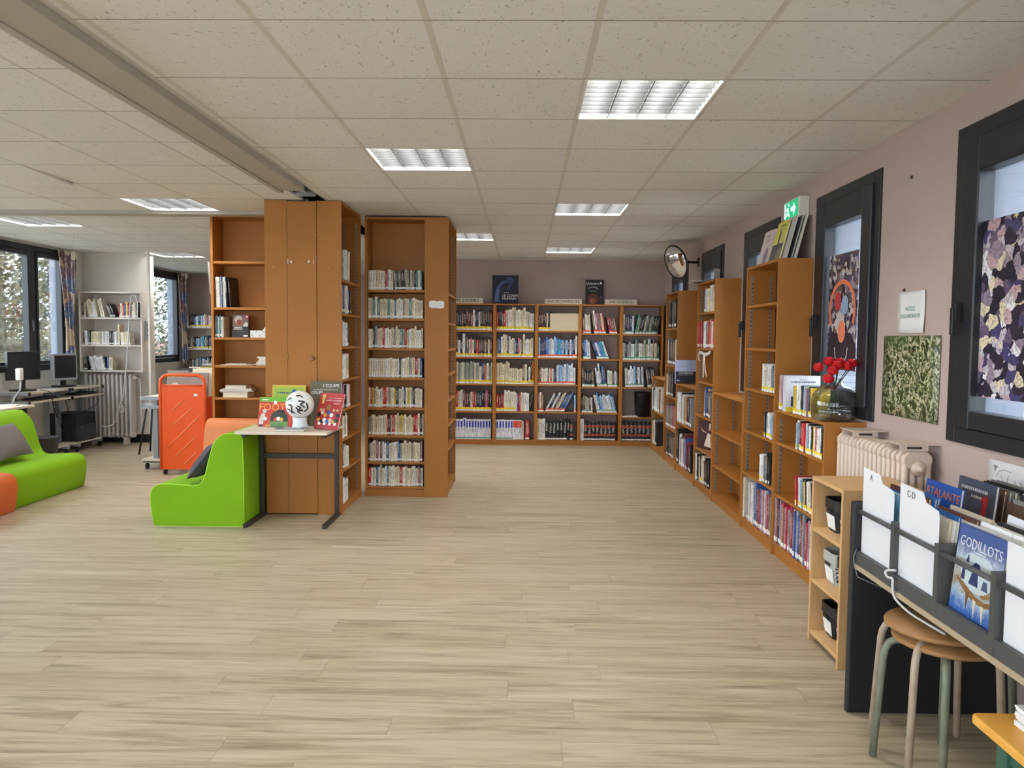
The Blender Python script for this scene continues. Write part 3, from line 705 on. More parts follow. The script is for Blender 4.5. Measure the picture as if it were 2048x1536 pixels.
# face-out books and printed things
INK = {}
def ink(c, rough=.45):
    k = tuple(c)
    if k not in INK: INK[k] = plain('print_%d_%d_%d' % tuple(int(255*min(1, q)) for q in c[:3]), c, rough, 0, .02)
    return INK[k]
def cover_book(name, label, cat, loc, wd, ht, th, yaw=0, tilt=0, color=(1, 1, 1, 1), deco=(), group=None, mat=None, roll=0):
    t = thing(name, label, cat, loc, group, (-tilt, roll, yaw))
    t.rotation_mode = 'XYZ'
    cv = mat or ink(color)
    cvo = MB().box(-wd/2, wd/2, 0, .002, 0, ht).box(-wd/2, wd/2, th-.002, th, 0, ht).box(-wd/2, -wd/2+.002, .002, th-.002, 0, ht).build('cover', cv, t)
    MB().box(-wd/2+.002, wd/2-.003, .002, th-.002, .002, ht-.003).build('pages', PAGES, t)
    lay = 0
    for d in deco:
        lay += 1; y = -.0002*lay
        if d[0] == 'rect':
            MB().box(d[1], d[2], y, 0, d[3], d[4]).build('printed_panel', ink(d[5]) if not hasattr(d[5], 'node_tree') else d[5], cvo)
        elif d[0] == 'poly':
            MB().prism(d[1], y, 0).build('printed_shape', ink(d[2]) if not hasattr(d[2], 'node_tree') else d[2], cvo)
        elif d[0] == 'disc':
            pts = [(d[1]+d[3]*math.cos(q*math.pi/12), d[2]+(d[5] if len(d) > 5 else d[3])*math.sin(q*math.pi/12)) for q in range(24)]
            MB().prism(pts, y, 0).build('printed_shape', ink(d[4]) if not hasattr(d[4], 'node_tree') else d[4], cvo)
        elif d[0] == 'smudge':      # print too small to read: a row of short dashes
            _, cx, cz, wdd, hh, n_, c_ = d; m_ = MB(); xx = cx-wdd/2
            for q in range(n_):
                ww = wdd/n_*(.55+.35*((q*7) % 5)/5); m_.box(xx, xx+ww, y, 0, cz-hh/2, cz+hh/2); xx += wdd/n_
            m_.build('small_print', ink(c_), cvo)
        elif d[0] == 'text':
            me = text_mesh(d[1], d[4], ink(d[5]), d[6] if len(d) > 6 else 'CENTER', .0002, d[7] if len(d) > 7 else 1)
            put(me, 'lettering', cvo, basis((d[2], y-.0002, d[3]), (1, 0, 0), (0, 0, 1), (0, -1, 0)))
    return t
W_, K_, Y_, RD_, GR_, BL_, OR_ = S(240, 240, 236), S(28, 26, 28), S(226, 196, 60), S(186, 48, 44), S(104, 176, 44), S(40, 88, 160), S(240, 158, 52)

# ------------------------------------------------------------ left brown bookcase contents
cover_book('book', 'black book with a pale headscarf figure, standing face out', 'book', (-2.62, 7.06, LZ[2]), .15, .215, .015, 0, R(6), S(34, 32, 34),
  [('rect', -.07, .07, .10, .21, S(122, 104, 92)), ('disc', -.02, .165, .036, S(206, 196, 180)), ('disc', -.01, .14, .026, S(150, 66, 60)), ('rect', .045, .073, .17, .212, S(196, 48, 52)), ('disc', .058, .192, .009, W_), ('poly', [(.02, .10), (.07, .10), (.07, .135), (.045, .14)], S(206, 200, 190)), ('smudge', -.02, .092, .075, .008, 7, W_), ('smudge', -.02, .077, .085, .008, 8, W_), ('smudge', .0, .055, .10, .003, 6, S(120, 118, 116)), ('rect', .03, .07, .008, .022, W_)])
t = thing('tissue_box', 'pale tissue box with leaf print and tissues sticking out', 'tissue box', (-2.40, 7.10, LZ[2]))
MB().box(-2.52, -2.28, 7.04, 7.16, LZ[2], LZ[2]+.065).build('box', plain('tissue_box_card', S(214, 222, 216), .5), t, .003)
for q in range(7):
    cx = -2.50+.035*q; cz = LZ[2]+.02+.03*(q % 2)
    MB().prism([(cx+.012*math.cos(a*math.pi/4), cz+.008*math.sin(a*math.pi/4)) for a in range(8)], 7.0385, 7.04).build('leaf_print', ink(S(170, 184, 178)), t)
m = MB(); nn = 10
for q in range(3):
    pts = []
    for a in range(10):
        an = a*.628; rr = (.045+.012*math.sin(3*an+q))*(1-q*.3)
        pts.append((-2.38+rr*math.cos(an), 7.10+.5*rr*math.sin(an), LZ[2]+.066+.022*q+.006*math.sin(5*an)))
    m.v += pts; m.s += []
for q in range(2):
    for a in range(10): m.f.append([q*10+a, q*10+(a+1) % 10, (q+1)*10+(a+1) % 10, (q+1)*10+a]); m.m.append(0); m.s.append(False)
m.f.append([20+a for a in range(10)]); m.m.append(0); m.s.append(False)
m.build('tissue', plain('white_tissue', S(236, 236, 238), .8), t)
def flat_stack(name, label, cat, x, y, z, items, group):
    k = 0
    for wd, dp, th, rot, colr, nm in items:
        k += 1
        M = Matrix.Translation((x, y, z)) @ Matrix.Rotation(rot, 4, 'Z')
        t = thing(name, label % nm, cat, (x, y, z), group, (0, 0, rot))
        c = max(.0012, th*.08)
        MB().box(-wd/2, wd/2, -dp/2, dp/2, 0, c).box(-wd/2, wd/2, -dp/2, dp/2, th-c, th).build('cover', ink(colr), t)
        MB().box(-wd/2+.003, wd/2-.003, -dp/2+.003, dp/2-.003, c, th-c).build('pages', PAGES, t)
        z += th+.0006
    return z
gr = 'papers stacked in the left brown bookcase'
flat_stack('album', '%s of the loose white stack on the fourth shelf, left brown bookcase', 'album', -2.34, 7.12, LZ[3], [(.26, .2, .006, .1, S(176, 160, 160), 'bottom magazine'), (.30, .19, .006, -.05, S(226, 226, 230), 'second magazine'), (.24, .2, .02, 0, S(230, 230, 232), 'thick third album'), (.22, .2, .012, .05, S(190, 192, 200), 'grey fourth album'), (.2, .19, .022, -.03, S(226, 224, 220), 'cream fifth album'), (.235, .2, .012, .02, S(236, 236, 236), 'top white album')], gr)
flat_stack('album', '%s lying on the fourth shelf edge, left brown bookcase', 'album', -2.64, 7.11, LZ[3], [(.3, .2, .007, .04, S(150, 116, 108), 'brown thin magazine'), (.2, .17, .007, -.1, S(232, 232, 234), 'white thin magazine')], gr)
flat_stack('album', '%s of the pile on the fifth shelf, left brown bookcase', 'album', -2.66, 7.12, LZ[4], [(.23, .2, .045, .02, S(222, 214, 198), 'thick cream bottom book'), (.26, .2, .007, -.08, S(150, 134, 124), 'brown second album'), (.30, .19, .008, .12, S(236, 236, 238), 'white third album'), (.29, .19, .009, .05, S(226, 228, 232), 'pale fourth album'), (.26, .2, .009, .2, S(210, 212, 220), 'grey fifth album'), (.19, .17, .024, .03, S(220, 214, 204), 'cream sixth book'), (.2, .16, .004, .1, S(196, 184, 168), 'thin top booklet')], gr)
sheet = MB().add([(-2.872, 7.01, 2.13), (-2.872, 7.20, 2.14), (-2.868, 7.20, 1.86), (-2.863, 7.01, 1.84), (-2.885, 6.995, 2.14), (-2.867, 6.995, 1.85)], [(0, 1, 2, 3), (4, 0, 3, 5)]).build('paper_sheet', WHITE)
sheet.modifiers.new('th', 'SOLIDIFY').thickness = .001
tag(sheet, 'white paper sheet hanging on the left side of the brown bookcase', 'paper')

# ------------------------------------------------------------ right-hand bookcases (fronts at x = 1.715, facing the room)
FXR = 1.715; UR, VR = -UY, UX
BR = {'B1': (10.40, 9.47, .985, [.535, .09]), 'B2': (9.45, 8.735, 2.025, [1.608, 1.175, .805, .43, .09]), 'B3': (8.733, 7.765, .985, [.56, .09]),
      'B4': (7.75, 7.035, 2.03, [1.736, 1.393, 1.068, .738, .408, .08]), 'B5': (7.03, 6.06, 1.0, [.65, .345, .07]), 'B6': (6.05, 5.295, 2.03, [1.736, 1.413, 1.105, .78, .45, .09]), 'B7': (5.285, 4.405, 1.005, [.786, .43, .09])}
BLAB = {'B1': 'low brown bookcase in the far right corner by far wall', 'B2': 'tall brown bookcase furthest along the right wall', 'B3': 'low brown bookcase with the lavender and black book on top', 'B4': 'tall brown bookcase with a white ribbon hanging inside',
        'B5': 'low empty brown bookcase between two tall ones', 'B6': 'tall mostly empty brown bookcase nearest on the right wall', 'B7': 'low brown bookcase carrying the glass vase of roses'}
for k, (ya, yb, h, zz) in BR.items():
    bookcase('bookcase', BLAB[k], (FXR, ya, 0), UR, VR, ya-yb, XR-.002-FXR, h, zz, .065, .02, tracks=True, group='bookcases along the right wall')
WH = {'B1': 'far right corner bookcase', 'B2': 'furthest tall right bookcase', 'B3': 'low bookcase under lavender book', 'B4': 'tall bookcase with hanging ribbon', 'B6': 'nearest tall right bookcase', 'B7': 'low bookcase under rose vase'}
RB = {
 ('B1', 0): [(12, (.26, .32), (.02, .05), 'white', 'W', 2), (8, (.27, .33), (.02, .04), 'mixed', 'W')], ('B1', 1): [(3, (.28, .32), (.02, .05), 'mixed', 'W'), (1, (.30, .30), (.06, .06), 'novel', 'none'), (6, (.27, .31), (.02, .05), 'shade', 'W')],
 ('B2', 0): [('gap', .10), (3, (.27, .29), (.02, .05), 'shade', 'W', 3), (7, (.29, .34), (.03, .05), 'shade', 'W', 3)], ('B2', 1): [(12, (.28, .32), (.03, .06), 'shade', 'W', 1.5)], ('B2', 2): [(4, (.24, .27), (.02, .04), 'cream', 'W'), (8, (.24, .28), (.03, .05), 'shade', 'W')],
 ('B2', 3): [(14, (.25, .28), (.025, .05), 'redgrey', 'W', 2)], ('B2', 4): [('gap', .1), (10, (.24, .28), (.03, .05), 'shade', 'W')],
 ('B3', 0): [(14, (.28, .34), (.02, .045), 'white', 'W', 1.5), (6, (.29, .32), (.03, .05), 'mixed', 'W'), (1, (.31, .31), (.05, .05), 'album', 'W')], ('B3', 1): [(2, (.36, .38), (.05, .06), 'black', 'W'), ('gap', .03), (14, (.30, .36), (.02, .04), 'album', 'W'), (6, (.27, .3), (.02, .04), 'dark', 'W')],
 ('B4', 0): [('gap', .24), (5, (.19, .23), (.02, .035), 'mixed', 'W'), (6, (.21, .25), (.025, .04), 'novel', 'W')], ('B4', 1): [(18, (.24, .27), (.022, .04), 'redset', 'W', 0)], ('B4', 3): [('gap', .32), (4, (.24, .28), (.02, .035), 'blue', 'W'), (5, (.24, .28), (.02, .04), 'shade', 'W')],
 ('B4', 5): [(4, (.26, .29), (.02, .03), 'dark', 'W'), (6, (.22, .27), (.02, .03), 'mixed', 'Y', 6), (7, (.22, .27), (.02, .04), 'dark', 'W', 5)],
 ('B6', 2): [('gap', .42), (8, (.18, .20), (.018, .045), 'mixed', 'Y')], ('B6', 3): [('gap', .46), (2, (.165, .175), (.01, .014), 'manga', 'Y', 4), (6, (.165, .18), (.016, .04), 'manga', 'Y')], ('B6', 4): [('gap', .40), (3, (.19, .20), (.015, .02), 'white', 'Y'), (1, (.2, .2), (.05, .05), 'white', 'Y'), (5, (.19, .21), (.018, .022), 'shade', 'W')],
 ('B6', 5): [(1, (.31, .31), (.03, .03), 'bluecomic', 'W'), ('gap', .06), (3, (.28, .3), (.015, .03), 'white', 'W', 2), (20, (.27, .31), (.012, .04), 'album', 'W', 0)],
 ('B7', 0): [('gap', .36), (30, (.165, .185), (.014, .024), 'manga', 'Y')], ('B7', 1): [('gap', .36), (18, (.165, .19), (.014, .024), 'manga', 'Y', 6)], ('B7', 2): [(34, (.27, .31), (.012, .035), 'album', 'W')],
}
for (k, r), segs in RB.items():
    ya, yb, h, zz = BR[k]
    cat = ('comic book', 'manga') if segs[-1][3] == 'manga' else ('book', 'shelved book')
    books(WH[k], ORD[r+1], (FXR, ya-.024, zz[r]), UR, VR, ya-yb-.05, segs, .17 if r != len(zz)-1 else .19, cat[0], cat[1], 'books in the right wall bookcases', .012, maxh=(zz[r-1]-zz[r]-.028) if r else h-zz[0]-.03)
# dark red face-out book with a white figure
cover_book('book', 'dark red book with a white clad dancer, ribbon bookcase', 'book', (1.765, 7.50, .41), .26, .27, .02, R(-66), R(5), S(66, 28, 34),
  [('poly', [(-.02, .03), (.09, .02), (.06, .15), (.02, .16)], S(226, 214, 196)), ('disc', .045, .2, .02, S(196, 152, 120)), ('rect', .03, .06, .21, .255, S(210, 196, 170)), ('poly', [(.02, .155), (-.06, .18), (-.10, .21), (-.06, .165)], S(214, 190, 166)), ('poly', [(.06, .15), (.12, .12), (.13, .09), (.07, .13)], S(206, 170, 140))])
cover_book('book', 'yellow and black picture book, top shelf of the ribbon bookcase', 'book', (1.735, 7.19, 1.737), .15, .25, .012, R(-76), R(4), S(206, 172, 56), [('disc', .02, .08, .04, K_), ('rect', -.07, .07, .21, .25, S(120, 60, 40)), ('disc', -.02, .12, .025, K_)])
# ribbon
t = thing('ribbon', 'crumpled white ribbon hanging from a shelf, tall right bookcase', 'ribbon', (1.71, 7.35, 1.39))
RIB = plain('white_ribbon', S(222, 214, 204), .8, 0, .08, 40)
m = MB()
def strip(m, pts, wdt, ax=(0, 1, 0)):
    a = Vector(ax); vs = []; fs = []
    for i, p in enumerate(pts): vs += [Vector(p)-a*wdt/2, Vector(p)+a*wdt/2]
    for i in range(len(pts)-1): fs.append((2*i, 2*i+1, 2*i+3, 2*i+2))
    m.add(vs, fs, 0, True)
strip(m, [(1.712, 7.62, 1.37), (1.705, 7.55, 1.345), (1.70, 7.45, 1.35), (1.705, 7.35, 1.335), (1.70, 7.22, 1.34), (1.705, 7.12, 1.36)], .03, (0, 0, 1))
strip(m, [(1.70, 7.36, 1.35), (1.695, 7.35, 1.28), (1.70, 7.37, 1.22), (1.695, 7.34, 1.16), (1.70, 7.38, 1.11)], .05)
strip(m, [(1.70, 7.33, 1.34), (1.697, 7.32, 1.26), (1.70, 7.30, 1.20), (1.70, 7.24, 1.13)], .045)
strip(m, [(1.70, 7.57, 1.35), (1.697, 7.59, 1.31), (1.70, 7.56, 1.275), (1.70, 7.51, 1.27)], .04)
o = m.build('cloth_strip', RIB, t); o.modifiers.new('th', 'SOLIDIFY').thickness = .002
# lavender / black book on the low bookcase
cover_book('book', 'book with lavender top and black lower cover on low bookcase', 'book', (1.795, 8.60, .986), .24, .262, .02, 0, R(3), S(176, 182, 214),
  [('rect', -.1125, .1125, 0, .135, S(36, 36, 42)), ('text', 'TENEBRES', 0, .115, .038, S(206, 206, 206), 'CENTER', .95), ('rect', -.09, .08, .094, .096, S(180, 180, 180)), ('text', 'LECONS', -.03, .19, .03, S(146, 152, 186)), ('text', 'DE', -.075, .155, .024, S(146, 152, 186)), ('rect', -.09, -.02, .235, .238, S(140, 146, 180)), ('rect', -.1, -.07, .03, .04, S(210, 210, 210))])
# on top of the nearest low bookcase: manga row
cover_book('book', 'white covered travel book standing face out beside the manga row', 'book', (1.82, 5.05, 1.006), .225, .235, .06, 0, 0, S(214, 216, 222),
  [('rect', -.112, .112, 0, .03, S(226, 204, 50)), ('rect', -.08, .01, .035, .10, S(72, 70, 96)), ('rect', .045, .1, .008, .022, K_), ('smudge', .0, .195, .16, .009, 14, S(96, 96, 106)), ('smudge', .0, .21, .05, .004, 6, S(130, 130, 140))])
books('top of rose vase bookcase', 'none, zero', (FXR, 5.27, 1.006), UR, VR, .12, [(3, (.22, .24), (.02, .03), 'album', 'Y')], .15, 'comic book', 'manga', 'comics on top of the low bookcase', .012)
books('top of rose vase bookcase', 'no', (FXR, 4.97, 1.006), UR, VR, .30, [(14, (.165, .185), (.016, .022), 'manga', 'Y')], .13, 'comic book', 'manga', 'comics on top of the low bookcase', .012)
for o in bpy.data.objects:
    if o.get('group') == 'comics on top of the low bookcase':
        p = o['label'].split(', '); side = 'left' if 'none' in o['label'] else 'right'
        o['label'] = '%s, %s, standing %s of the white travel book' % (p[0], p[1], side)
# vase of roses
t = thing('glass_vase', 'round clear glass vase standing on the low bookcase', 'vase', (1.81, 4.52, 1.006))
VG = m_glass('vase_glass', (.975, .985, .99, 1), .10)
vp = [(.0, .004), (.108, .004), (.124, .016), (.131, .05), (.131, .11), (.121, .155), (.095, .188), (.062, .206), (.046, .216), (.043, .234), (.052, .248)]
MB().lathe(vp+[(r_-.004, z) for r_, z in reversed(vp[1:])]+[(0, .008)], (1.81, 4.52, 1.006), 36).build('glass_body', VG, t)
def m_water():
    q = NT('vase_water'); tr = q.n('ShaderNodeBsdfTransparent'); tr.inputs[0].default_value = (.93, .96, .965, 1)
    gl = q.n('ShaderNodeBsdfGlossy'); gl.inputs['Roughness'].default_value = .03; mx = q.n('ShaderNodeMixShader'); mx.inputs[0].default_value = .10
    q.l(tr.outputs[0], mx.inputs[1]); q.l(gl.outputs[0], mx.inputs[2]); q.l(mx.outputs[0], q.out.inputs[0]); return q.mat
MB().lathe([(0, .010), (.104, .010), (.119, .02), (.126, .05), (.126, .09), (0, .091)], (1.81, 4.52, 1.006), 32).build('water', m_water(), t)
ROSE = plain('rose_red_petal', S(206, 24, 34), .35, 0, .15, 40); STEM = plain('rose_stem_green', S(46, 70, 48), .5)
roses = [(-.085, .03, .30, 'red rose bud furthest left in the glass vase'), (-.03, .02, .335, 'tallest red rose in the glass vase'), (.0, -.03, .315, 'front centre red rose in the glass vase'), (.035, .03, .33, 'back red rose in the glass vase, right of tallest'), (.06, -.02, .31, 'open red rose front right in the glass vase'), (.095, .0, .325, 'red rose furthest right in the glass vase'), (-.03, -.04, .285, 'low red rose front left in the glass vase'), (-.05, -.03, .235, 'lowest drooping red rose at the vase neck')]
for i, (dx, dy, dz, lab) in enumerate(roses):
    c = Vector((1.81+dx, 4.52+dy, 1.006+dz)); t = thing('rose', lab, 'flower', c, 'red roses in the vase')
    m = MB()
    for ring, (rr, hh, n_) in enumerate(((.014, .038, 5), (.024, .034, 6), (.032, .022, 7))):
        for k in range(n_):
            a = 2*math.pi*k/n_+ring*.5; a2 = a+2*math.pi/n_*1.25; vs = []
            for zz_, ff in ((-.012, .45), (.0, .9), (hh*.7, 1.0), (hh, .82 if ring == 0 else 1.08)):
                for q in range(3):
                    an = a+(a2-a)*q/2; vs.append(c+Vector((rr*ff*math.cos(an), rr*ff*math.sin(an), zz_-(.003 if q != 1 else 0))))
            m.add(vs, [(r0*3+q, r0*3+q+1, r0*3+q+4, r0*3+q+3) for r0 in range(3) for q in range(2)], 0, True)
    b = m.build('bloom', ROSE, t)
    MB().tube([c+Vector((0, 0, -.01)), c.lerp(Vector((1.81+dx*.25, 4.52+dy*.25, 1.006+.215)), .6), Vector((1.81+dx*.2, 4.52+dy*.2, 1.006+.215)), Vector((1.81-dx*.6, 4.52-dy*.6, 1.006+.03))], .0028, 6).build('stem', STEM, t)
    lf = MB()
    for k in range(4):
        a = k*1.57+i; lf.add([c+Vector((0, 0, -.012)), c+Vector((.014*math.cos(a-.4), .014*math.sin(a-.4), -.014)), c+Vector((.03*math.cos(a), .03*math.sin(a), -.02)), c+Vector((.014*math.cos(a+.4), .014*math.sin(a+.4), -.014))], [(0, 1, 2, 3)], 0)
    lf.build('sepals', STEM, t)
# picture books on top of nearest tall case
for i, (y, wd, ht, x, col, lab, deco) in enumerate(((5.83, .25, .265, 1.76, S(206, 192, 190), 'pale pink picture book leaning on top of the tall bookcase', [('smudge', -.02, .222, .10, .02, 5, S(150, 138, 142)), ('smudge', .0, .185, .13, .016, 6, S(190, 150, 154)), ('disc', .03, .06, .05, S(140, 126, 140), .07)]),
   (5.575, .23, .295, 1.765, S(206, 200, 84), 'yellow picture book leaning on top of the tall bookcase', [('rect', -.115, .115, .0, .13, S(86, 78, 92)), ('disc', .06, .05, .05, S(126, 126, 96)), ('rect', -.02, .01, .13, .24, S(60, 60, 50)), ('rect', .02, .05, .13, .2, S(196, 190, 160)), ('smudge', .02, .262, .12, .016, 6, S(110, 112, 66)), ('smudge', .03, .235, .13, .012, 7, S(170, 170, 130))]),
   (5.50, .23, .305, 1.785, S(190, 188, 186), 'tall grey board book leaning behind the yellow picture book', []), (5.46, .22, .305, 1.812, S(60, 60, 66), 'dark thin board nearest the window behind the picture books', []), (5.43, .2, .31, 1.832, S(214, 212, 208), 'white thin board furthest back against the wall, above bookcase', []))):
    cover_book('picture_book', lab, 'book', (x, y, 2.031), wd, ht, .012, R(-90), R(14), col, deco)
flat = [('magazine', 'thin dark magazine lying flat on top of the ribbon bookcase', (1.80, 7.62, 2.031), S(86, 80, 80), .12), ('magazine', 'pale magazine hanging over the front edge of the ribbon bookcase', (1.74, 7.74, 2.042), S(196, 182, 170), -.1)]
for nm, lab, lc, c_, rt in flat:
    t = thing(nm, lab, 'magazine', lc, None, (0, 0, rt)); MB().box(-.11, .11, -.15, .15, 0, .009).build('cover', ink(c_), t); MB().box(-.108, .1105, -.148, .148, .002, .007).build('pages', PAGES, t)
t = thing('card_holder', 'small clear card holder on top of the ribbon bookcase', 'card holder', (1.88, 7.66, 2.031)); MB().box(1.85, 1.91, 7.66, 7.664, 2.042, 2.17).build('card', plain('grey_card', S(168, 156, 150), .5), t); MB().box(1.84, 1.92, 7.645, 7.68, 2.031, 2.042).build('foot', BLACK, t)

# ------------------------------------------------------------ far bookcase top: signs and two face-out books; bin and bookend
def sign(lab, text, x0, x1, h, sz):
    t = thing('shelf_sign', lab, 'sign', ((x0+x1)/2, 10.66, 1.946)); cx = (x0+x1)/2
    MB().prism([(10.63, 1.946), (10.632, 1.946), (10.672, 1.946+h), (10.71, 1.946), (10.712, 1.946), (10.673, 1.949+h)], x0, x1, 'x').build('folded_card', plain('cream_card', S(226, 214, 196), .7), t)
    a = math.atan2(.04, h)
    u = Vector((1, 0, 0)); w_ = Vector((0, math.sin(a), math.cos(a))); n = u.cross(w_)
    me = text_mesh(text, sz, ink(S(44, 38, 40)), 'CENTER', .0002)
    put(me, 'lettering', t, basis(Vector((cx, 10.65, 1.946+h*.5))+n*.002-Vector(BASE[t]), u, w_, n))
sign('folded card sign reading ARTS LOISIRS on the far bookcase', 'ARTS LOISIRS', -1.10, -.585, .075, .068)
sign('folded card sign reading 600 TECHNIQUES on the far bookcase', '600 TECHNIQUES', .27, .775, .07, .056)
sign('folded card sign reading 500 SCIENCE on the far bookcase', '500 SCIENCE', 1.095, 1.53, .07, .058)
SPN = S(86, 104, 156)
cover_book('book', 'dark blue anatomy book LE CORPS HUMAIN on the far bookcase', 'book', (-.28, 10.70, 1.946), .36, .40, .02, 0, R(7), S(24, 30, 56),
  [('poly', [(-.15, .02), (-.06, .02), (-.1, .12), (-.08, .22), (-.02, .29), (.06, .31), (.04, .34), (-.05, .32), (-.12, .24), (-.14, .12)], S(70, 86, 136)), ('disc', .06, .33, .05, S(58, 72, 120)), ('poly', [(.02, .2), (.07, .2), (.1, .3), (.05, .31)], S(48, 60, 106)), ('text', 'LE CORPS', .07, .115, .05, W_), ('text', 'HUMAIN', .055, .075, .05, W_), ('rect', -.02, .05, .155, .16, W_)]+[('rect', -.145+.004*q, -.10+.006*q, .05+.028*q, .06+.028*q, S(134, 150, 196)) for q in range(6)])
cover_book('book', 'black Univers book with red planet on the far bookcase', 'book', (.955, 10.70, 1.946), .25, .345, .02, 0, R(7), S(20, 20, 26),
  [('disc', -.02, .08, .075, S(92, 40, 34)), ('disc', -.03, .055, .04, S(150, 80, 56)), ('text', 'Univers', -.03, .295, .058, W_), ('disc', .085, .30, .016, W_), ('disc', -.02, .22, .07, S(160, 166, 176), .03), ('disc', -.025, .208, .07, S(20, 20, 26), .03), ('smudge', -.02, .19, .10, .004, 8, W_), ('disc', .085, .10, .02, S(70, 76, 86))])
t = thing('waste_bin', 'black wire waste bin standing inside the rightmost far bay', 'bin', (1.64, 10.72, FZ[4][3]))
MB().lathe([(0, 0), (.095, 0), (.115, .33), (.118, .335), (.112, .335), (.092, .006), (0, .006)], (1.64, 10.73, FZ[4][3]), 28).build('bin_body', BLACK, t)
MB().tube([(1.64+.117*math.cos(a*.2618), 10.73+.117*math.sin(a*.2618), FZ[4][3]+.335) for a in range(24)], .004, 6, closed=True).build('rim', BLACK, t)
t = thing('paper_pad', 'white paper pad lying flat beside the black bin', 'paper', (1.45, 10.70, FZ[4][3]), None, (0, 0, .1)); MB().box(-.11, .11, -.08, .08, 0, .012).build('sheets', WHITE, t)
be = MB().box(.34, .73, 10.62, 10.64, 1.58, 1.82).build('bookend_board', plain('cream_board', S(206, 190, 160), .7), None, .002); tag(be, 'plain cream board filling the top shelf of the middle far bay', 'board')

# ------------------------------------------------------------ wall things on the right
t = thing('convex_mirror', 'round convex mirror with black rim on a wall arm', 'mirror', (XR, 8.85, 2.33))
mc = Vector((1.66, 8.62, 2.33)); nrm = Vector((-.84, -.41, -.34)).normalized(); MM = nrm.to_track_quat('Z', 'Y').to_matrix().to_4x4(); MM.translation = mc
rs = .185
MB().lathe([(0, .06)]+[(rs*math.sin(a*.1)/math.sin(.8), .06-.19*(1-math.cos(a*.1))) for a in range(1, 9)], seg=36, M=MM).build('mirror_glass', (lambda q: q.fin(S(230, 232, 236), .02, 1.0))(NT('mirror_silver')), t)
MB().tube([MM @ Vector((rs*math.cos(a*.1745), rs*math.sin(a*.1745), 0)) for a in range(36)], .011, 8, closed=True).build('rim', BLACK, t)
MB().lathe([(0, -.05), (.12, -.045), (rs, 0)], seg=30, M=MM).build('back_shell', BLACK, t)
MB().tube([(XR, 8.80, 2.345), (1.80, 8.76, 2.345), mc-nrm*.05], .013, 8).build('arm', BLACK, t)
MB().box(XR-.008, XR, 8.75, 8.85, 2.30, 2.40).build('wall_plate', BLACK, t)
t = thing('exit_sign', 'green lit emergency exit sign with running figure on wall', 'exit sign', (XR, 5.55, 2.4))
MB().box(XR-.075, XR, 5.40, 5.70, 2.325, 2.47).build('housing', plain('white_sign_plastic', S(216, 212, 204), .5), t, .008)
gp = MB().box(XR-.078, XR-.074, 5.415, 5.688, 2.34, 2.456).build('green_panel', emis('exit_green', S(34, 150, 104), .9), t)
WL = emis('exit_white', S(206, 255, 228), 1.4)
def onwall(poly, x, name, mat, par): MB().prism(poly, x-.001, x, 'x').build(name, mat, par)
onwall([(5.46, 2.395), (5.50, 2.44), (5.50, 2.412), (5.55, 2.412), (5.55, 2.384), (5.50, 2.384), (5.50, 2.352)], XR-.078, 'arrow', WL, gp)
onwall([(5.60, 2.41), (5.625, 2.42), (5.65, 2.405), (5.645, 2.395), (5.625, 2.405), (5.62, 2.385), (5.655, 2.365), (5.65, 2.355), (5.61, 2.375), (5.585, 2.35), (5.575, 2.357), (5.60, 2.385)], XR-.078, 'running_figure', WL, gp)
onwall([(5.60+.011*math.cos(a*.785), 2.437+.011*math.sin(a*.785)) for a in range(8)], XR-.078, 'figure_head', WL, gp)
onwall([(5.665, 2.345), (5.683, 2.345), (5.683, 2.452), (5.665, 2.452)], XR-.078, 'door_symbol', WL, gp)
def wall_sheet(name, lab, cat, y0, y1, z0, z1, mat, x=XR-.002, curl=0):
    m = MB(); n_ = 6
    vs = []; fs = []
    for i in range(n_+1):
        for j in range(n_+1):
            a, b = i/n_, j/n_
            vs.append((x-curl*(a**3*(1-b)**3+.6*(b**6)*(a**2)), y1+(y0-y1)*a, z0+(z1-z0)*b))
    for i in range(n_):
        for j in range(n_): q = i*(n_+1)+j; fs.append((q, q+n_+1, q+n_+2, q+1))
    m.add(vs, fs, 0, True)
    t = thing(name, lab, cat, (x, (y0+y1)/2, z0)); o = m.build('sheet', mat, t); s_ = o.modifiers.new('th', 'SOLIDIFY'); s_.thickness = .0012; s_.offset = 0
    return t
t = wall_sheet('paper_notice', 'white paper notice reading PUZZLE COLLABORATIF on the wall', 'notice', 3.80, 4.075, 1.512, 1.722, plain('paper_white', S(218, 218, 216), .7, 0, .02), XR-.006, .006)
for st, z in (('PUZZLE', 1.635), ('COLLABORATIF', 1.598)):
    put(text_mesh(st, .030, ink(S(110, 160, 136)), 'CENTER', .0002, .95), 'lettering', t, basis(Vector((XR-.0085, 3.94, z))-BASE[t], (0, -1, 0), (0, 0, 1), (-1, 0, 0)))
wall_sheet('puzzle_picture', 'dense green jigsaw puzzle picture on the wall', 'puzzle', 3.645, 4.22, 1.08, 1.50, m_puzzle(), XR-.004, .004)
t = wall_sheet('pencil_drawing', 'pencil drawing on white paper behind the comic bins', 'drawing', 2.965, 3.235, .82, .985, plain('drawing_paper', S(206, 204, 206), .7, 0, .02), XR-.004, .0)
PENC = ink(S(130, 128, 134))
dm = MB()
for pts in ([(3.18, .92), (3.16, .945), (3.12, .953), (3.08, .95)], [(3.02, .93), (3.0, .91), (3.01, .87)], [(3.15, .93), (3.13, .90), (3.14, .88)], [(3.10, .935), (3.11, .90), (3.13, .885)], [(3.06, .92), (3.05, .895)], [(3.16, .89), (3.145, .897), (3.13, .888), (3.145, .878), (3.16, .89)], [(3.085, .885), (3.07, .895), (3.05, .885), (3.07, .873), (3.085, .885)]):
    dm.tube([(XR-.0048, a, b) for a, b in pts], .0012, 5)
dm.build('pencil_lines', PENC, t)
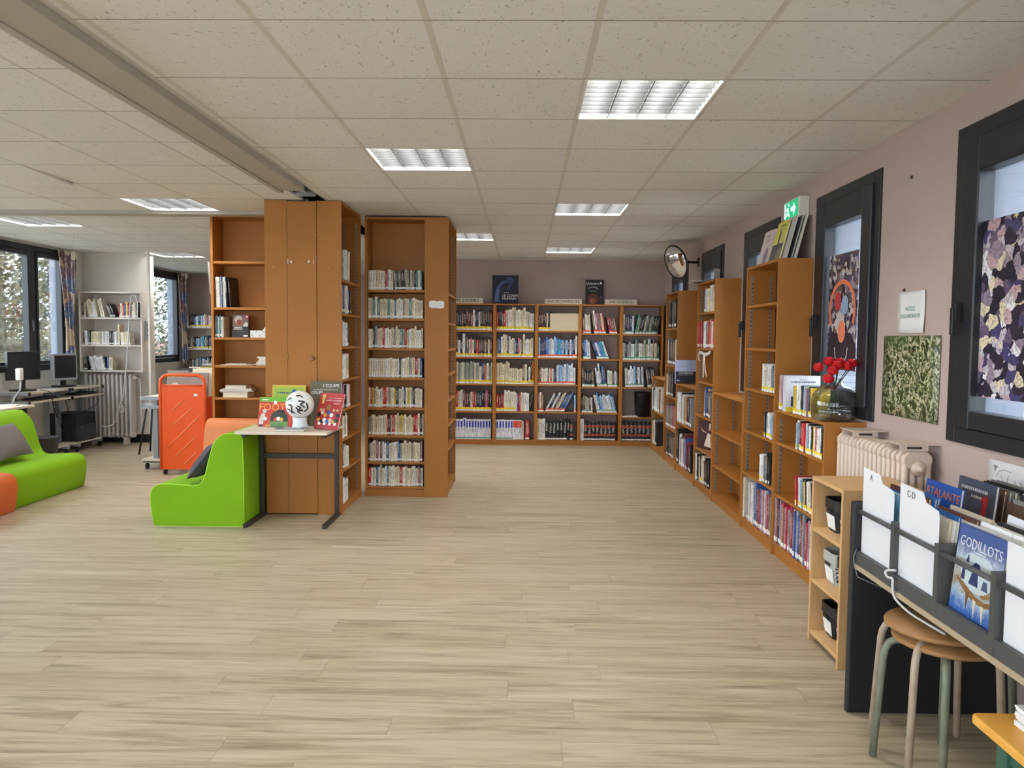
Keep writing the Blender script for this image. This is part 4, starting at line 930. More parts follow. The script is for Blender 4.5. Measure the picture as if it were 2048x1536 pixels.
onwall([(3.20, .965), (3.17, .962), (3.19, .94)], XR-.0046, 'pencil_shading', PENC, t); onwall([(3.03, .925), (3.0, .90), (3.01, .868), (3.015, .90)], XR-.0046, 'pencil_shading', PENC, t)
for y, z, lab in ((4.02, 1.735, 'small dark screw in the wall above the paper notice'), (3.985, 2.30, 'bare wall plug hole high between the two windows')):
    o = MB().lathe([(0, .008), (.006, .008), (.008, .002), (.009, 0)], seg=10, M=Matrix.Translation((XR, y, z)) @ Matrix.Rotation(R(-90), 4, 'Y')).build('wall_screw', STEELB); tag(o, lab, 'screw')
# posters on the glass (generic stand-ins)
PA = m_mosaic('poster_print_violet', [S(48, 38, 58), S(196, 188, 196), S(104, 88, 112), S(70, 66, 110), S(222, 210, 178), S(150, 134, 150), S(190, 160, 166), S(232, 230, 234), S(36, 32, 48)], 21, 2.0)
PB = m_mosaic('poster_print_dark', [S(40, 32, 46), S(92, 84, 104), S(150, 146, 164), S(62, 54, 82), S(120, 96, 90), S(196, 188, 186)], 30, 5.0)
t = thing('poster', 'violet and white collage poster on the nearest window glass', 'poster', (XR+.01, 3.1, 1.26)); MB().box(XR+.006, XR+.008, 2.83, 3.365, 1.235, 1.985).build('print', PA, t)
t = thing('poster', 'dark collage poster with orange arch on window behind roses', 'poster', (XR+.01, 4.83, 1.3)); MB().box(XR+.006, XR+.008, 4.595, 5.03, 1.29, 2.01).build('print', PB, t)
def ring(cy, cz, ry, rz, wdt, a0, a1, n_=20):
    o_ = [(cy+ry*math.cos(a0+(a1-a0)*i/n_), cz+rz*math.sin(a0+(a1-a0)*i/n_)) for i in range(n_+1)]
    i_ = [(cy+(ry-wdt)*math.cos(a0+(a1-a0)*i/n_), cz+(rz-wdt)*math.sin(a0+(a1-a0)*i/n_)) for i in range(n_, -1, -1)]
    return o_+i_
DK = ink(S(40, 34, 46)); onwall([(4.605, 1.295), (5.02, 1.295), (5.02, 1.45), (4.96, 1.52), (4.68, 1.52), (4.605, 1.45)], XR+.006, 'printed_shape', DK, t)
onwall(ring(4.815, 1.66, .2, .19, .028, -.5, math.pi+.5), XR+.005, 'printed_shape', ink(S(222, 122, 84)), t)
onwall([(4.81+.055*math.cos(a*.2618), 1.53+.07*math.sin(a*.2618)) for a in range(24)], XR+.0045, 'printed_shape', ink(S(226, 132, 96)), t)
onwall([(4.88+.05*math.cos(a*.4), 1.72+.06*math.sin(a*.4)) for a in range(16)], XR+.0045, 'printed_shape', ink(S(180, 60, 66)), t); onwall([(4.77+.05*math.cos(a*.4), 1.69+.06*math.sin(a*.4)) for a in range(16)], XR+.0045, 'printed_shape', ink(S(150, 170, 200)), t)
onwall([(4.75, 1.57), (4.84, 1.66), (4.93, 1.58), (4.85, 1.5)], XR+.0048, 'printed_shape', ink(S(196, 186, 190)), t)
onwall(ring(4.81, 1.43, .10, .11, .008, math.pi, 2*math.pi), XR+.004, 'printed_shape', ink(S(206, 196, 190)), t)

# ------------------------------------------------------------ radiators
def radiator(lab, o, u, v, n_, pitch, h, z0, d, mat, legs=True):
    t = thing('radiator', lab, 'radiator', o); BASE[t] = Vector((0, 0, 0))
    M = basis((0, 0, 0), u, v, (0, 0, 1))
    m = MB(); cols = 4; rr = d/cols/2*.94
    for c in range(cols):
        y = d*(c+.5)/cols; m.tube([(0, y, z0+.04), (0, y, h-.04)], min(rr, pitch*.42), 10)
    hw = pitch*.34
    def slab(za, zb):
        pr = []
        pts = [(.0, za+.03), (.0, zb-.025), (.025, zb), (d-.025, zb), (d, zb-.025), (d, za+.03), (d-.03, za), (.03, za)]
        m.prism(pts, -hw, hw, 'x', 0)
    slab(h-.085, h); slab(z0, z0+.08)
    me = m.mesh('section', mat)
    for i in range(n_):
        q = put(me, 'section', t, M @ Matrix.Translation((pitch*(i+.5), 0, 0)))
        md = q.modifiers.new('edge', 'BEVEL'); md.width = .010; md.segments = 3; md.limit_method = 'ANGLE'; md.angle_limit = R(40)
    BASE[t] = Vector(o)
    return t, M
t, M = radiator('cream column radiator under the windows behind the comic bins', (1.775, 4.395, 0), -UY, UX, 16, .0495, .955, .12, .14, RADM)
q = MB().lathe([(0, .02), (.012, .02), (.014, .0), (.026, -.004), (.034, -.01), (.036, -.016), (0, -.018)], seg=16, M=Matrix.Translation((1.845, 3.592, .875)) @ Matrix.Rotation(R(90), 4, 'X')).build('end_plug', RADM, t)
for x in (1.79, 1.815, 1.845, 1.875, 1.90): pass
for y in (4.22, 3.70):
    MB().box(1.76, 1.945, y-.09, y+.09, .985, .989).box(1.765, 1.90, y-.07, y-.067, .955, .986).box(1.765, 1.90, y+.067, y+.07, .955, .986).box(1.80, 1.87, y-.0715, y-.07, .965, .975, 1).build('hanger_bracket', [RADM, STEELB], t)
for y in (4.3, 3.68):
    MB().box(1.79, 1.89, y-.02, y+.02, 0, .13).build('foot', RADM, t)
t, M = radiator('white column radiator below the wall shelf, left partition', (-5.895, 10.19, 0), UX, UY, 11, .059, .955, .09, .15, RADW)
for x in (-5.80, -5.36): MB().box(x-.02, x+.02, 10.21, 10.31, 0, .10).build('foot', RADW, t); MB().box(x-.03, x+.03, 10.2, 10.435, .957, .967).build('hanger_bracket', RADW, t)
MB().tube([(-5.24, 10.26, .90), (-5.20, 10.26, .90), (-5.165, 10.26, .88), (-5.16, 10.27, .20), (-5.19, 10.27, .15), (-5.24, 10.27, .14)], .011, 8).build('pipe', RADW, t)
MB().cyl((-5.225, 10.22, .90), (-5.225, 10.29, .90), .025, 12).build('valve', RADW, t)

# ------------------------------------------------------------ pale cabinet with baskets
PALE = BEECH
t = bookcase('cabinet', 'pale beech open cabinet holding baskets, beside the comic bins', (1.41, 3.755, 0), UR, VR, .365, .36, .812, [.564, .312, .055], 0, .018, PALE, False, True, cat='cabinet')
def basket(lab, y, x, z, col, holes, wd=.15, dp=.24, ht=.155):
    t = thing('storage_basket', lab, 'basket', (x, y, z), 'storage baskets in the pale cabinet')
    def rect(w_, d_, zz, r_=.03, n_=4):
        pts = []
        for cx, cy, a0 in ((w_/2-r_, d_/2-r_, 0), (-w_/2+r_, d_/2-r_, 1.571), (-w_/2+r_, -d_/2+r_, 3.142), (w_/2-r_, -d_/2+r_, 4.712)):
            for i in range(n_+1): a = a0+1.571*i/n_; pts.append((x+dp/2+cx+r_*math.cos(a), y+cy+r_*math.sin(a), zz))
        return pts
    m = MB(); L = [rect(dp*.84, wd*.80, z), rect(dp*.97, wd*.94, z+ht*.68), rect(dp, wd, z+ht*.70), rect(dp, wd, z+ht), rect(dp*.96, wd*.93, z+ht), rect(dp*.8, wd*.76, z+.006)]
    n_ = len(L[0]); vs = [p for l in L for p in l]; fs = [tuple(range(n_))[::-1]]
    for r_ in range(5): fs += [(r_*n_+i, r_*n_+(i+1) % n_, (r_+1)*n_+(i+1) % n_, (r_+1)*n_+i) for i in range(n_)]
    fs.append(tuple(5*n_+i for i in range(n_)))
    m.add(vs, fs, 0, False); m.build('basket_body', col, t)
    def slant(zz): return x+dp/2-(dp*.84+(dp*.97-dp*.84)*(zz-z)/(ht*.68))/2
    za, zb = z+.012, z+ht*.52
    MB().add([(slant(za)-.002, y+wd*.30, za), (slant(za)-.002, y-wd*.30, za), (slant(zb)-.002, y-wd*.33, zb), (slant(zb)-.002, y+wd*.33, zb)], [(0, 1, 2, 3)]).build('white_label', WHITE, t)
    MB().box(x-.002, x+.003, y-wd*.18, y+wd*.18, z+ht*.58, z+ht*.66).build('grip_slot', BLACK if col != BLACKB else GREYD, t)
    for k in range(9):
        zz = z+ht*(.12+.06*(k % 8)); yy = y-wd*(.36+.05*(k % 2))
        MB().box(slant(zz)+.006, slant(zz)+.03, yy-.004, yy-.0005, zz, zz+.005).build('perforation', GREYD if col != BLACKB else GREYF, t) if holes else None
BLACKB = plain('black_basket_plastic', S(30, 30, 32), .5); GREYB = plain('grey_basket_plastic', S(176, 178, 174), .5)
basket('black basket on the top shelf, back one, pale cabinet', 3.651, 1.455, .565, BLACKB, False)
basket('black basket on the top shelf, front one, pale cabinet', 3.487, 1.455, .565, BLACKB, False)
basket('light grey perforated basket on the middle shelf, pale cabinet', 3.651, 1.455, .313, GREYB, True)
basket('black perforated basket on the middle shelf, pale cabinet', 3.487, 1.455, .313, BLACKB, True)
basket('black basket on the bottom shelf, back one, pale cabinet', 3.651, 1.455, .056, BLACKB, True)
basket('black basket on the bottom shelf, front one, pale cabinet', 3.487, 1.455, .056, BLACKB, True)


# ------------------------------------------------------------ comic bins
t = thing('comic_bin', 'dark grey two row comic browser stand with card dividers', 'comic bin', (1.3, 2.2, 0))
BX0, BXM, BX1 = 1.30, 1.60, 1.93; YE, YN2 = 2.99, .95
MB().box(BX0-.015, BX1, YE, YE+.03, 0, .845).build('end_panel', GREYD, t, .008)
MB().box(BX0+.45, BX1, YN2, YN2+.03, 0, .60).build('end_panel', GREYD, t, .006)
MB().box(BX0+.0, BXM+.02, YN2, YE, .585, .60).build('trough_floor', GREYF, t)
MB().box(BX0-.004, BX0, YN2, YE, .583, .602).build('trough_edge', plain('raw_board_edge', S(170, 152, 126), .8), t)
MB().box(BX0, BX0+.016, YN2, YE, .60, .652).build('front_lip', GREYF, t)
MB().box(BXM, BXM+.018, YN2, YE, .60, .83).build('middle_panel', GREYF, t)
MB().box(BXM+.018, BX1, YN2, YE, .615, .63).build('rear_trough_floor', GREYF, t)
MB().box(BX1-.018, BX1, YN2, YE, .40, .90).build('rear_panel', GREYD, t)
DIV = [2.70, 2.41, 2.115, 1.82, 1.53, 1.24]
for y in DIV:
    MB().prism([(BX0-.001, .60), (BXM, .60), (BXM, .82), (BX0+.05, .835), (BX0-.001, .835)], y-.012, y+.012, 'y').build('divider', GREYF, t)
    MB().box(BXM+.018, BX1-.018, y-.012, y+.012, .63, .82).build('divider', GREYF, t)
ys = [YE]+[y for y in DIV]+[YN2]
for i in range(len(ys)-1):
    MB().cyl((BX0+.008, ys[i]-.005, .808), (BX0+.008, ys[i+1]+.005, .808), .0085, 10).build('front_rod', GREYF, t)
MB().tube([(BX0+.0, 2.985, .66), (BX0-.012, 2.98, .63), (BX0-.012, 2.97, .60), (BX0-.008, 2.95, .56), (BX0+.05, 2.87, .545)], .002, 6).build('wire', plain('grey_wire', S(120, 124, 128), .4), t)
c_ = MB().tube(smooth([(BX0-.006, 2.655, .675), (BX0-.02, 2.685, .668), (BX0-.022, 2.70, .655), (BX0-.018, 2.685, .64), (BX0-.012, 2.66, .648), (BX0-.015, 2.655, .62), (BX0-.012, 2.65, .58), (BX0+.01, 2.58, .55), (BX0+.06, 2.45, .53)]), .0042, 8).build('plastic_tie_cord', plain('white_cord', S(206, 206, 204), .5)); tag(c_, 'knotted white plastic cord hanging over the comic bin edge', 'cord')
def divider_card(lab, letter, x, y0, y1, z0, z1, tab, lx=.5, tilt=0.0):
    """card facing the room; tab: fraction of the width that is tall at the far end"""
    t = thing('divider_card', lab, 'divider card', (x, (y0+y1)/2, z0), 'lettered divider cards')
    h = z1-z0; step = .035
    def X(z): return x+tilt*(z-z0)
    yt = y1-(y1-y0)*tab
    pts = [(y1, z0), (y1, z1), (yt, z1-.006), (yt-.02, z1-step), (y0+.006, z1-step-.012), (y0, z1-step-.03), (y0, z0)]
    vs = [(X(z), y, z) for y, z in pts]+[(X(z)+.0012, y, z) for y, z in pts]; n_ = len(pts)
    fs = [tuple(range(n_))[::-1], tuple(range(n_, 2*n_))]+[(i, (i+1) % n_, n_+(i+1) % n_, n_+i) for i in range(n_)]
    MB().add(vs, fs).build('card', plain('divider_card_white', S(222, 224, 228), .6, 0, .02), t)
    put(text_mesh(letter, .032, ink(S(90, 92, 100)), 'CENTER', .0001), 'lettering', t, basis(Vector((X(z1-.03)-.0012, yt+(y1-yt)*lx, z1-.03))-BASE[t], (0, -1, 0), (tilt, 0, 1), (-1, 0, 0)))
divider_card('white divider card lettered A at the far end of bins', 'A', 1.318, 2.735, 2.985, .61, .982, .55)
divider_card('white divider card lettered C-D in the second compartment', 'C-D', 1.318, 2.435, 2.692, .61, .978, .6)
divider_card('white divider card lettered G behind the blue comic', 'G', 1.475, 2.16, 2.395, .61, .935, .9, .5, .1)
divider_card('white divider card lettered B in the rear row', 'B', 1.74, 2.49, 2.70, .64, .985, .62, .55, .1)
divider_card('blank white divider card at the picture edge, nearest compartment', ' ', 1.318, 1.85, 2.09, .61, .93, .9)
def album(lab, x, y1, z, col, wd=.225, ht=.30, th=.011, tilt=.14, cat='comic album', group='comic albums in the bins'):
    a = tilt; ua = Vector((-math.cos(a), 0, math.sin(a))); wa = Vector((math.sin(a), 0, math.cos(a)))
    ob = bpy.data.objects.new('comic_album', PROTO['none']); COL.objects.link(ob)
    ob.matrix_world = basis(Vector((x, y1, z))-ua*th*0, ua*th, Vector((0, -wd, 0)), wa*ht); ob.color = col
    tag(ob, lab, cat, group); return ob
def album_run(word, x0, x1, y0, y1, z, pal, ht, n_, tilt=.14):
    x = x0
    for i in range(n_):
        th = rng.uniform(.009, .014)
        if x+th > x1: break
        nm, c = pick(pal); wd = min(y1-y0-.02, rng.uniform(.215, .235))
        album('%s comic album, %s from front, %s' % (nm, ORD[i+1], word), x+th/2, y1-.012-rng.uniform(0, .012), z+.004, c, wd, rng.uniform(*ht), th, tilt)
        x += th+.0014
album_run('front row behind card A', 1.335, 1.47, 2.712, 2.988, .601, 'bluecomic', (.30, .32), 10, .1)
album_run('front row behind card C-D', 1.335, 1.55, 2.422, 2.688, .601, 'bluecomic', (.27, .31), 12, .1)
album_run('front row between blue comic and card G', 1.352, 1.46, 2.127, 2.398, .601, 'white', (.295, .312), 9, .1)
album_run('front row behind card G', 1.487, 1.57, 2.127, 2.398, .601, 'bluecomic', (.28, .31), 6, .1)
album_run('front row in the nearest compartment', 1.335, 1.56, 1.832, 2.103, .601, 'white', (.28, .31), 14, .1)
album_run('rear row, far end compartment', 1.68, 1.87, 2.712, 2.988, .631, 'shade', (.29, .31), 10, .1)
album_run('rear row in front of card B', 1.65, 1.73, 2.422, 2.688, .631, 'shade', (.28, .31), 6, .1)
album_run('rear row behind card B', 1.75, 1.88, 2.422, 2.688, .631, 'bluecomic', (.29, .32), 8, .1)
album_run('rear row, third compartment', 1.65, 1.87, 2.127, 2.398, .631, 'dark', (.27, .30), 14, .1)
album_run('rear row, fourth compartment', 1.65, 1.87, 1.832, 2.103, .631, 'bluecomic', (.27, .30), 14, .1)
def m_sea():
    q = NT('comic_cover_sea'); o = q.obj(); s = q.n('ShaderNodeSeparateXYZ'); q.l(o, s.inputs[0])
    n = q.noise(o, 26, 4, .6, 1.5); z = q.math('ADD', q.math('MULTIPLY', s.outputs[2], 3.0), q.math('MULTIPLY', n, .38))
    c = q.ramp(z, [(.15, S(28, 54, 120)), (.38, S(62, 104, 176)), (.52, S(170, 190, 206)), (.62, S(150, 130, 96)), (.78, S(196, 206, 214)), (1.0, S(66, 88, 146))])
    return q.fin(c, .35)
cover_book('comic_album', 'blue sea adventure comic titled GODILLOTS at front of bins', 'comic album', (1.322, 2.262, .602), .235, .31, .012, R(-90), R(6), S(70, 92, 150),
  [('rect', -.117, .117, 0, .31, m_sea()), ('disc', .0, .185, .085, S(196, 210, 214), .06), ('text', 'GODILLOTS', 0, .262, .043, S(214, 216, 222), 'CENTER', .9), ('smudge', 0, .238, .09, .004, 8, S(150, 166, 196)),
   ('poly', [(-.035, .145), (-.02, .19), (-.028, .2), (-.012, .215), (.008, .212), (.014, .195), (.004, .188), (.012, .145)], S(44, 56, 104)), ('poly', [(-.075, .15), (-.07, .2), (-.06, .2), (-.058, .15)], S(40, 50, 90)), ('poly', [(.03, .145), (.036, .172), (.052, .172), (.06, .145)], S(70, 84, 118)), ('poly', [(-.06, .205), (-.05, .23), (-.044, .205)], S(40, 50, 90)),
   ('poly', [(-.10, .15), (-.05, .138), (.0, .118), (.05, .112), (.112, .128), (.112, .112), (.05, .096), (-.01, .102), (-.06, .124)], S(132, 94, 52)), ('poly', [(.03, .128), (.112, .15), (.112, .14), (.04, .12)], S(150, 110, 62)), ('poly', [(-.04, .12), (-.03, .07), (-.024, .118)], S(110, 78, 46)), ('poly', [(.0, .108), (.012, .055), (.016, .104)], S(206, 200, 180)), ('poly', [(.04, .1), (.055, .05), (.055, .1)], S(206, 200, 180)), ('poly', [(.08, .108), (.1, .06), (.094, .11)], S(110, 78, 46))], 'comic albums in the bins')
cover_book('comic_album', 'blue comic titled ATALANTE at the back of the front row', 'comic album', (1.515, 2.845, .602), .235, .345, .012, R(-90), R(6), S(36, 84, 172), [('text', 'ATALANTE', 0, .305, .044, S(226, 126, 60), 'CENTER', 1.05), ('rect', -.115, .115, 0, .2, S(60, 120, 190))], 'comic albums in the bins')
cover_book('comic_album', 'dark grey comic with red figure in the rear row', 'comic album', (1.64, 2.845, .636), .235, .325, .012, R(-90), R(6), S(66, 72, 88), [('smudge', -.01, .29, .17, .012, 14, S(200, 200, 206)), ('smudge', .02, .265, .09, .01, 7, S(190, 180, 170)), ('disc', .06, .26, .02, S(170, 40, 40)), ('rect', .045, .075, .2, .25, S(170, 40, 40))], 'comic albums in the bins')

# ------------------------------------------------------------ stools, bench
def stool(lab, c, z, mat, rot):
    t = thing('stool', lab, 'stool', (c[0], c[1], 0), 'stacked round stools')
    MB().lathe([(0, z-.022), (.155, z-.022), (.168, z-.016), (.170, z-.008), (.164, z), (0, z+.001)], (c[0], c[1], 0), 36, smooth=True).build('seat', SEATW, t)
    for k in range(4):
        a = rot+k*math.pi/2; ca, sa = math.cos(a), math.sin(a); P_ = lambda r_, zz: (c[0]+r_*ca, c[1]+r_*sa, zz)
        MB().tube([P_(.05, z-.037), P_(.13, z-.037), P_(.155, z-.042), P_(.174, z-.055), P_(.185, z-.08), P_(.19, z-.11), P_(.212, z-.47+.0)], .0125, 10).build('leg', mat, t)
LEGB = plain('chipped_beige_paint', S(172, 154, 134), .45, 0, .2, 25); LEGG = plain('chipped_grey_green_paint', S(122, 128, 110), .45, 0, .25, 25)
stool('lower stacked stool with grey green legs beside the bins', (1.435, 2.575), .475, LEGG, R(152))
stool('upper stacked stool with worn wood seat and beige legs', (1.42, 2.60), .512, LEGB, R(132))
t = thing('low_bench', 'low yellow wooden bench with green legs, picture corner', 'bench', (1.24, 2.08, 0))
YW = plain('yellow_beech', S(222, 164, 72), .4, 0, .1, 8); GL = plain('green_painted_wood', S(52, 92, 76), .5)
pts = []
for cx, cy, a0 in ((1.70-.02, 2.09-.02, 0), (1.235+.02, 2.09-.02, 1.571), (1.235+.02, 1.2+.02, 3.142), (1.70-.02, 1.2+.02, 4.712)):
    for i in range(5): a = a0+1.571*i/4; pts.append((cx+.02*math.cos(a), cy+.02*math.sin(a)))
MB().prism(pts, .424, .45, 'z').build('bench_top', YW, t, .006)
for x in (1.275, 1.63):
    for y in (2.03, 1.25): MB().box(x, x+.045, y-.045, y, 0, .424).build('leg', GL, t, .003)
MB().box(1.285, 1.30, 1.30, 1.985, .36, .424).build('rail', GL, t)
MB().box(1.32, 1.63, 2.0, 2.015, .36, .424).build('rail', GL, t)
for k in range(9):
    o = MB().box(-.10, .10, -.14, .14, 0, .0055).build('leaflet', WHITE); o.location = (1.415+.004*math.sin(k*2.1), 1.88+.004*math.cos(k*1.7), .4505+k*.006); o.rotation_euler = (0, 0, .04*math.sin(k*1.3))
    tag(o, 'white leaflet in the pile on the yellow bench', 'leaflet', 'pile of leaflets on the yellow bench')
    if k == 8:
        q = MB().box(-.085, .08, -.06, .1, .0056, .0062).build('leaflet_photo', ink(S(70, 60, 60)), o); o['label'] = 'top leaflet with dark photo on the yellow bench pile'; del o['group']

# ------------------------------------------------------------ display table with its books and ball
t = thing('display_table', 'small cream table with black steel legs beside the column', 'table', (-1.82, 6.0, 0))
TX0, TX1, TY0, TY1, TZ = -2.175, -1.475, 5.72, 6.235, .752
MB().box(TX0, TX1, TY0, TY1, TZ-.024, TZ).build('table_top', CREAM, t, .006)
for x in (-2.145, -1.535):
    MB().box(x, x+.03, 5.79, 6.25, .0, .032).build('foot_rail', STEELB, t, .002)
    MB().box(x, x+.03, 6.18, 6.215, .032, TZ-.05).build('leg', STEELB, t, .002)
    MB().box(x, x+.03, 5.78, 6.215, TZ-.05, TZ-.025).build('top_rail', STEELB, t, .002)
MB().box(-2.115, -1.535, 6.185, 6.21, .48, .52).build('stretcher', STEELB, t, .002)
TZ += .0006
cover_book('book', 'landscape rugby and football book titled FOOT on small table', 'book', (-1.97, 6.03, TZ), .29, .235, .012, R(-7), R(12), S(104, 176, 44),
  [('rect', -.145, .145, .0, .20, S(196, 62, 44)), ('text', 'FOOT', -.035, .155, .082, S(240, 160, 60), 'CENTER', 1.0), ('disc', .03, .06, .075, S(46, 58, 40)), ('rect', -.045, .105, .0, .045, S(104, 150, 78)), ('disc', .0, .06, .016, S(206, 70, 50)), ('disc', .025, .066, .016, W_), ('disc', .05, .06, .016, S(220, 180, 60)), ('poly', [(-.135, .015), (-.10, .015), (-.095, .07), (-.085, .10), (-.115, .11), (-.135, .06)], S(206, 200, 190)), ('disc', -.095, .125, .016, S(206, 202, 196)), ('disc', -.085, .065, .014, S(236, 234, 230)), ('rect', -.13, -.105, .0, .02, K_), ('rect', -.08, -.04, .0, .02, S(236, 150, 50)), ('disc', -.01, .195, .014, W_), ('rect', -.12, -.07, .212, .22, W_), ('disc', .04, .125, .03, K_, .014)])
cover_book('book', 'yellow framed green picture book standing behind the football', 'book', (-1.91, 6.165, TZ), .275, .325, .014, R(-2), R(8), S(216, 186, 66),
  [('rect', -.125, .125, .02, .31, S(158, 186, 62)), ('disc', .045, .2, .05, BL_, .075), ('disc', .045, .27, .02, BL_), ('smudge', -.03, .262, .13, .012, 7, S(40, 70, 110)), ('disc', -.05, .12, .06, S(120, 160, 60), .08)])
cover_book('book', 'red COUPE DU MONDE book leaning on its stand', 'book', (-1.535, 5.90, TZ), .225, .292, .016, R(-24), R(19), S(172, 42, 44),
  [('text', 'COUPE DU MONDE', .02, .232, .0175, W_, 'CENTER', .95), ('text', '1930-2018', .055, .208, .015, W_, 'CENTER', .95), ('disc', -.075, .262, .018, S(206, 178, 90)), ('poly', [(-.085, .205), (-.065, .205), (-.06, .262), (-.09, .262)], S(206, 178, 90)), ('rect', -.03, .10, .25, .252, W_), ('disc', -.01, .175, .026, S(150, 106, 60))]
  +[('disc', -.09+.03*k, .115+.02*(k % 2), .017, (S(36, 34, 44), S(220, 190, 170), S(206, 160, 60), S(60, 80, 150), W_, S(150, 60, 50))[k % 6]) for k in range(7)]+[('disc', -.085+.028*k, .075-.012*(k % 2), .016, (S(196, 150, 60), S(30, 30, 40), W_, S(70, 100, 180), S(216, 180, 160))[k % 5]) for k in range(7)]+[('disc', -.07+.05*k, .045, .012, W_) for k in range(4)]+[('disc', x_, .155, .011, S(210, 170, 130)) for x_ in (-.08, -.05, .045, .08)])
cover_book('book', 'tall brown L\'EQUIPE book standing behind the red one', 'book', (-1.60, 6.12, TZ), .255, .362, .025, R(-5), R(7), S(92, 84, 62),
  [('text', "L'EQUIPE", .045, .325, .034, W_, 'CENTER', 1.0), ('text', 'LA GRANDE HISTOIRE DE LA', .0, .292, .0155, S(206, 200, 186)), ('text', 'COUPE', -.07, .268, .03, W_)])
t = thing('book', 'grey blue book lying flat at the table front', 'book', (-1.77, 5.797, TZ), None, (0, 0, R(4)))
MB().box(-.11, .11, -.062, .062, 0, .002).box(-.11, .11, -.062, .062, .018, .02).build('cover', ink(S(92, 104, 116)), t); MB().box(-.107, .107, -.059, .059, .002, .018).build('pages', PAGES, t); MB().box(-.06, .07, -.02, .05, .0201, .0206).build('printed_panel', ink(S(186, 194, 198)), t)
for i, (x, y) in enumerate(((-1.97, 6.02), (-1.545, 5.875))):
    o = MB().box(-.06, .06, -.022, -.019, 0, .025).box(-.06, .06, -.022, .0, 0, .0008).build('book_stand', m_glass('acrylic', (.95, .95, .97, 1), .2)); o.location = (x, y, TZ); o.rotation_euler = (0, 0, (R(-7), R(-24))[i])
    tag(o, 'clear acrylic stand lip under the %s book' % ('FOOT', 'red COUPE DU MONDE')[i], 'book stand')
BC = Vector((-1.74, 5.93, TZ+.188)); BRD = .108
t = thing('football', 'white football with black zigzag strokes on a white stand', 'ball', BC)
m = MB(); n1, n2 = 32, 20
m.lathe([(BRD*math.sin(math.pi*i/n2)+1e-5, -BRD*math.cos(math.pi*i/n2)) for i in range(n2+1)], BC, n1).build('ball_shell', plain('white_ball_leather', S(236, 236, 232), .35), t)
def on_ball(lon, lat, r_=BRD+.0008): return BC+Vector((r_*math.cos(lat)*math.sin(lon), -r_*math.cos(lat)*math.cos(lon), r_*math.sin(lat)))
def ball_band(pts, wdt):
    m = MB(); vs = []; fs = []; P2 = []
    for (a, b), (c, d) in zip(pts[:-1], pts[1:]):
        for k in range(5): P2.append((a+(c-a)*k/5, b+(d-b)*k/5))
    P2.append(pts[-1])
    for i, (a, b) in enumerate(P2):
        q = P2[min(i+1, len(P2)-1)]; p = P2[max(i-1, 0)]; dx, dy = q[0]-p[0], q[1]-p[1]; L_ = math.hypot(dx, dy) or 1
        vs += [on_ball(a-dy/L_*wdt, b+dx/L_*wdt), on_ball(a+dy/L_*wdt, b-dx/L_*wdt)]
    for i in range(len(P2)-1): fs.append((2*i, 2*i+1, 2*i+3, 2*i+2))
    m.add(vs, fs, 0, True); return m
BKI = ink(S(30, 30, 34))
zig = [[(-.62, .05), (-.35, .05), (-.35, -.45), (-.1, -.55)], [(.15, .35), (.62, .30), (.30, .10), (.62, -.12)], [(.0, -.1), (.22, -.35), (.5, -.3)], [(-.1, .75), (.3, .8), (.5, .62)], [(-.8, -.25), (-.55, -.3), (-.4, -.6)], [(.1, .0), (.35, -.12), (.1, -.4), (.35, -.62)], [(.75, .2), (.85, -.2), (.62, -.45)], [(-.9, .3), (-.75, .45), (-.5, .6)]]
for z_ in zig:
    ball_band(z_, .05).build('black_stroke', BKI, t); ball_band([(a+.09, b-.05) for a, b in z_], .016).build('black_stroke', BKI, t)
for k in range(4): ball_band([(-.55+.03*k, .52-.09*k), (-.22-.04*(k % 2), .54-.09*k)], .016).build('handwriting', ink(S(86, 186, 190)), t)
bs = MB().lathe([(.062, 0), (.058, .03), (.052, .06), (.058, .092), (.054, .092), (.048, .06), (.054, .0)], (BC.x, BC.y, TZ), 24).build('ball_stand', plain('white_stand', S(222, 228, 236), .4)); tag(bs, 'short white tube stand under the football', 'stand')

# ------------------------------------------------------------ foam seats
def prof(D=.735, H=.72, zs=.325):
    return [(.03, .0), (.012, .08), (.0, .20), (.002, .25), (.015, .285), (.045, .312), (.09, .325), (.16, .325), (.25, zs-.005), (.34, zs-.012), (.385, zs-.006), (.415, zs+.02), (.44, zs+.08), (.47, zs+.2), (.50, zs+.30), (.525, zs+.345), (.56, zs+.375), (.60, H), (D-.06, H+.003), (D-.02, H-.008), (D, H-.04), (D+.005, .3), (D+.005, 0)]
def seat(name, lab, cat, O, u, v, D, W, mat, group=None, H=.72, pip=None):
    """O bottom front corner, u from front to back, v across"""
    t = thing(name, lab, cat, O, group); BASE[t] = Vector((0, 0, 0)); M = basis((0, 0, 0), u, v, (0, 0, 1))
    p = prof(.735, H); p = [(a*D/.74, z) for a, z in p]
    m = MB().prism(p, 0, W, 'y', 0, True, M=M)
    o = m.build('foam_body', mat, t, .012, 3)
    if pip:
        for y in (0.004, W-.004):
            MB().tube([(a, y, z) for a, z in p], .004, 6, closed=True, M=M).build('piping', pip, t)
    return t
GP = plain('lime_piping', S(166, 226, 60), .6)
seat('foam_armchair', 'lime green foam armchair turned sideways by the small table', 'armchair', (-2.875, 5.83, 0), UX, UY, .725, .60, GREEN, pip=GP)
seat('foam_armchair', 'tan foam armchair behind the lime green one', 'armchair', (-2.16, 6.445, 0), UY, -UX, .54, .70, ORANGEF)
seat('foam_sofa', 'long lime green foam sofa module on the left', 'sofa', (-4.235, 6.26, 0), -UX, UY, .76, 1.09, GREEN, H=.735)
seat('foam_sofa', 'orange foam sofa module at the left picture edge', 'sofa', (-4.18, 5.45, 0), -UX, UY, .76, .80, TERRA, H=.735)
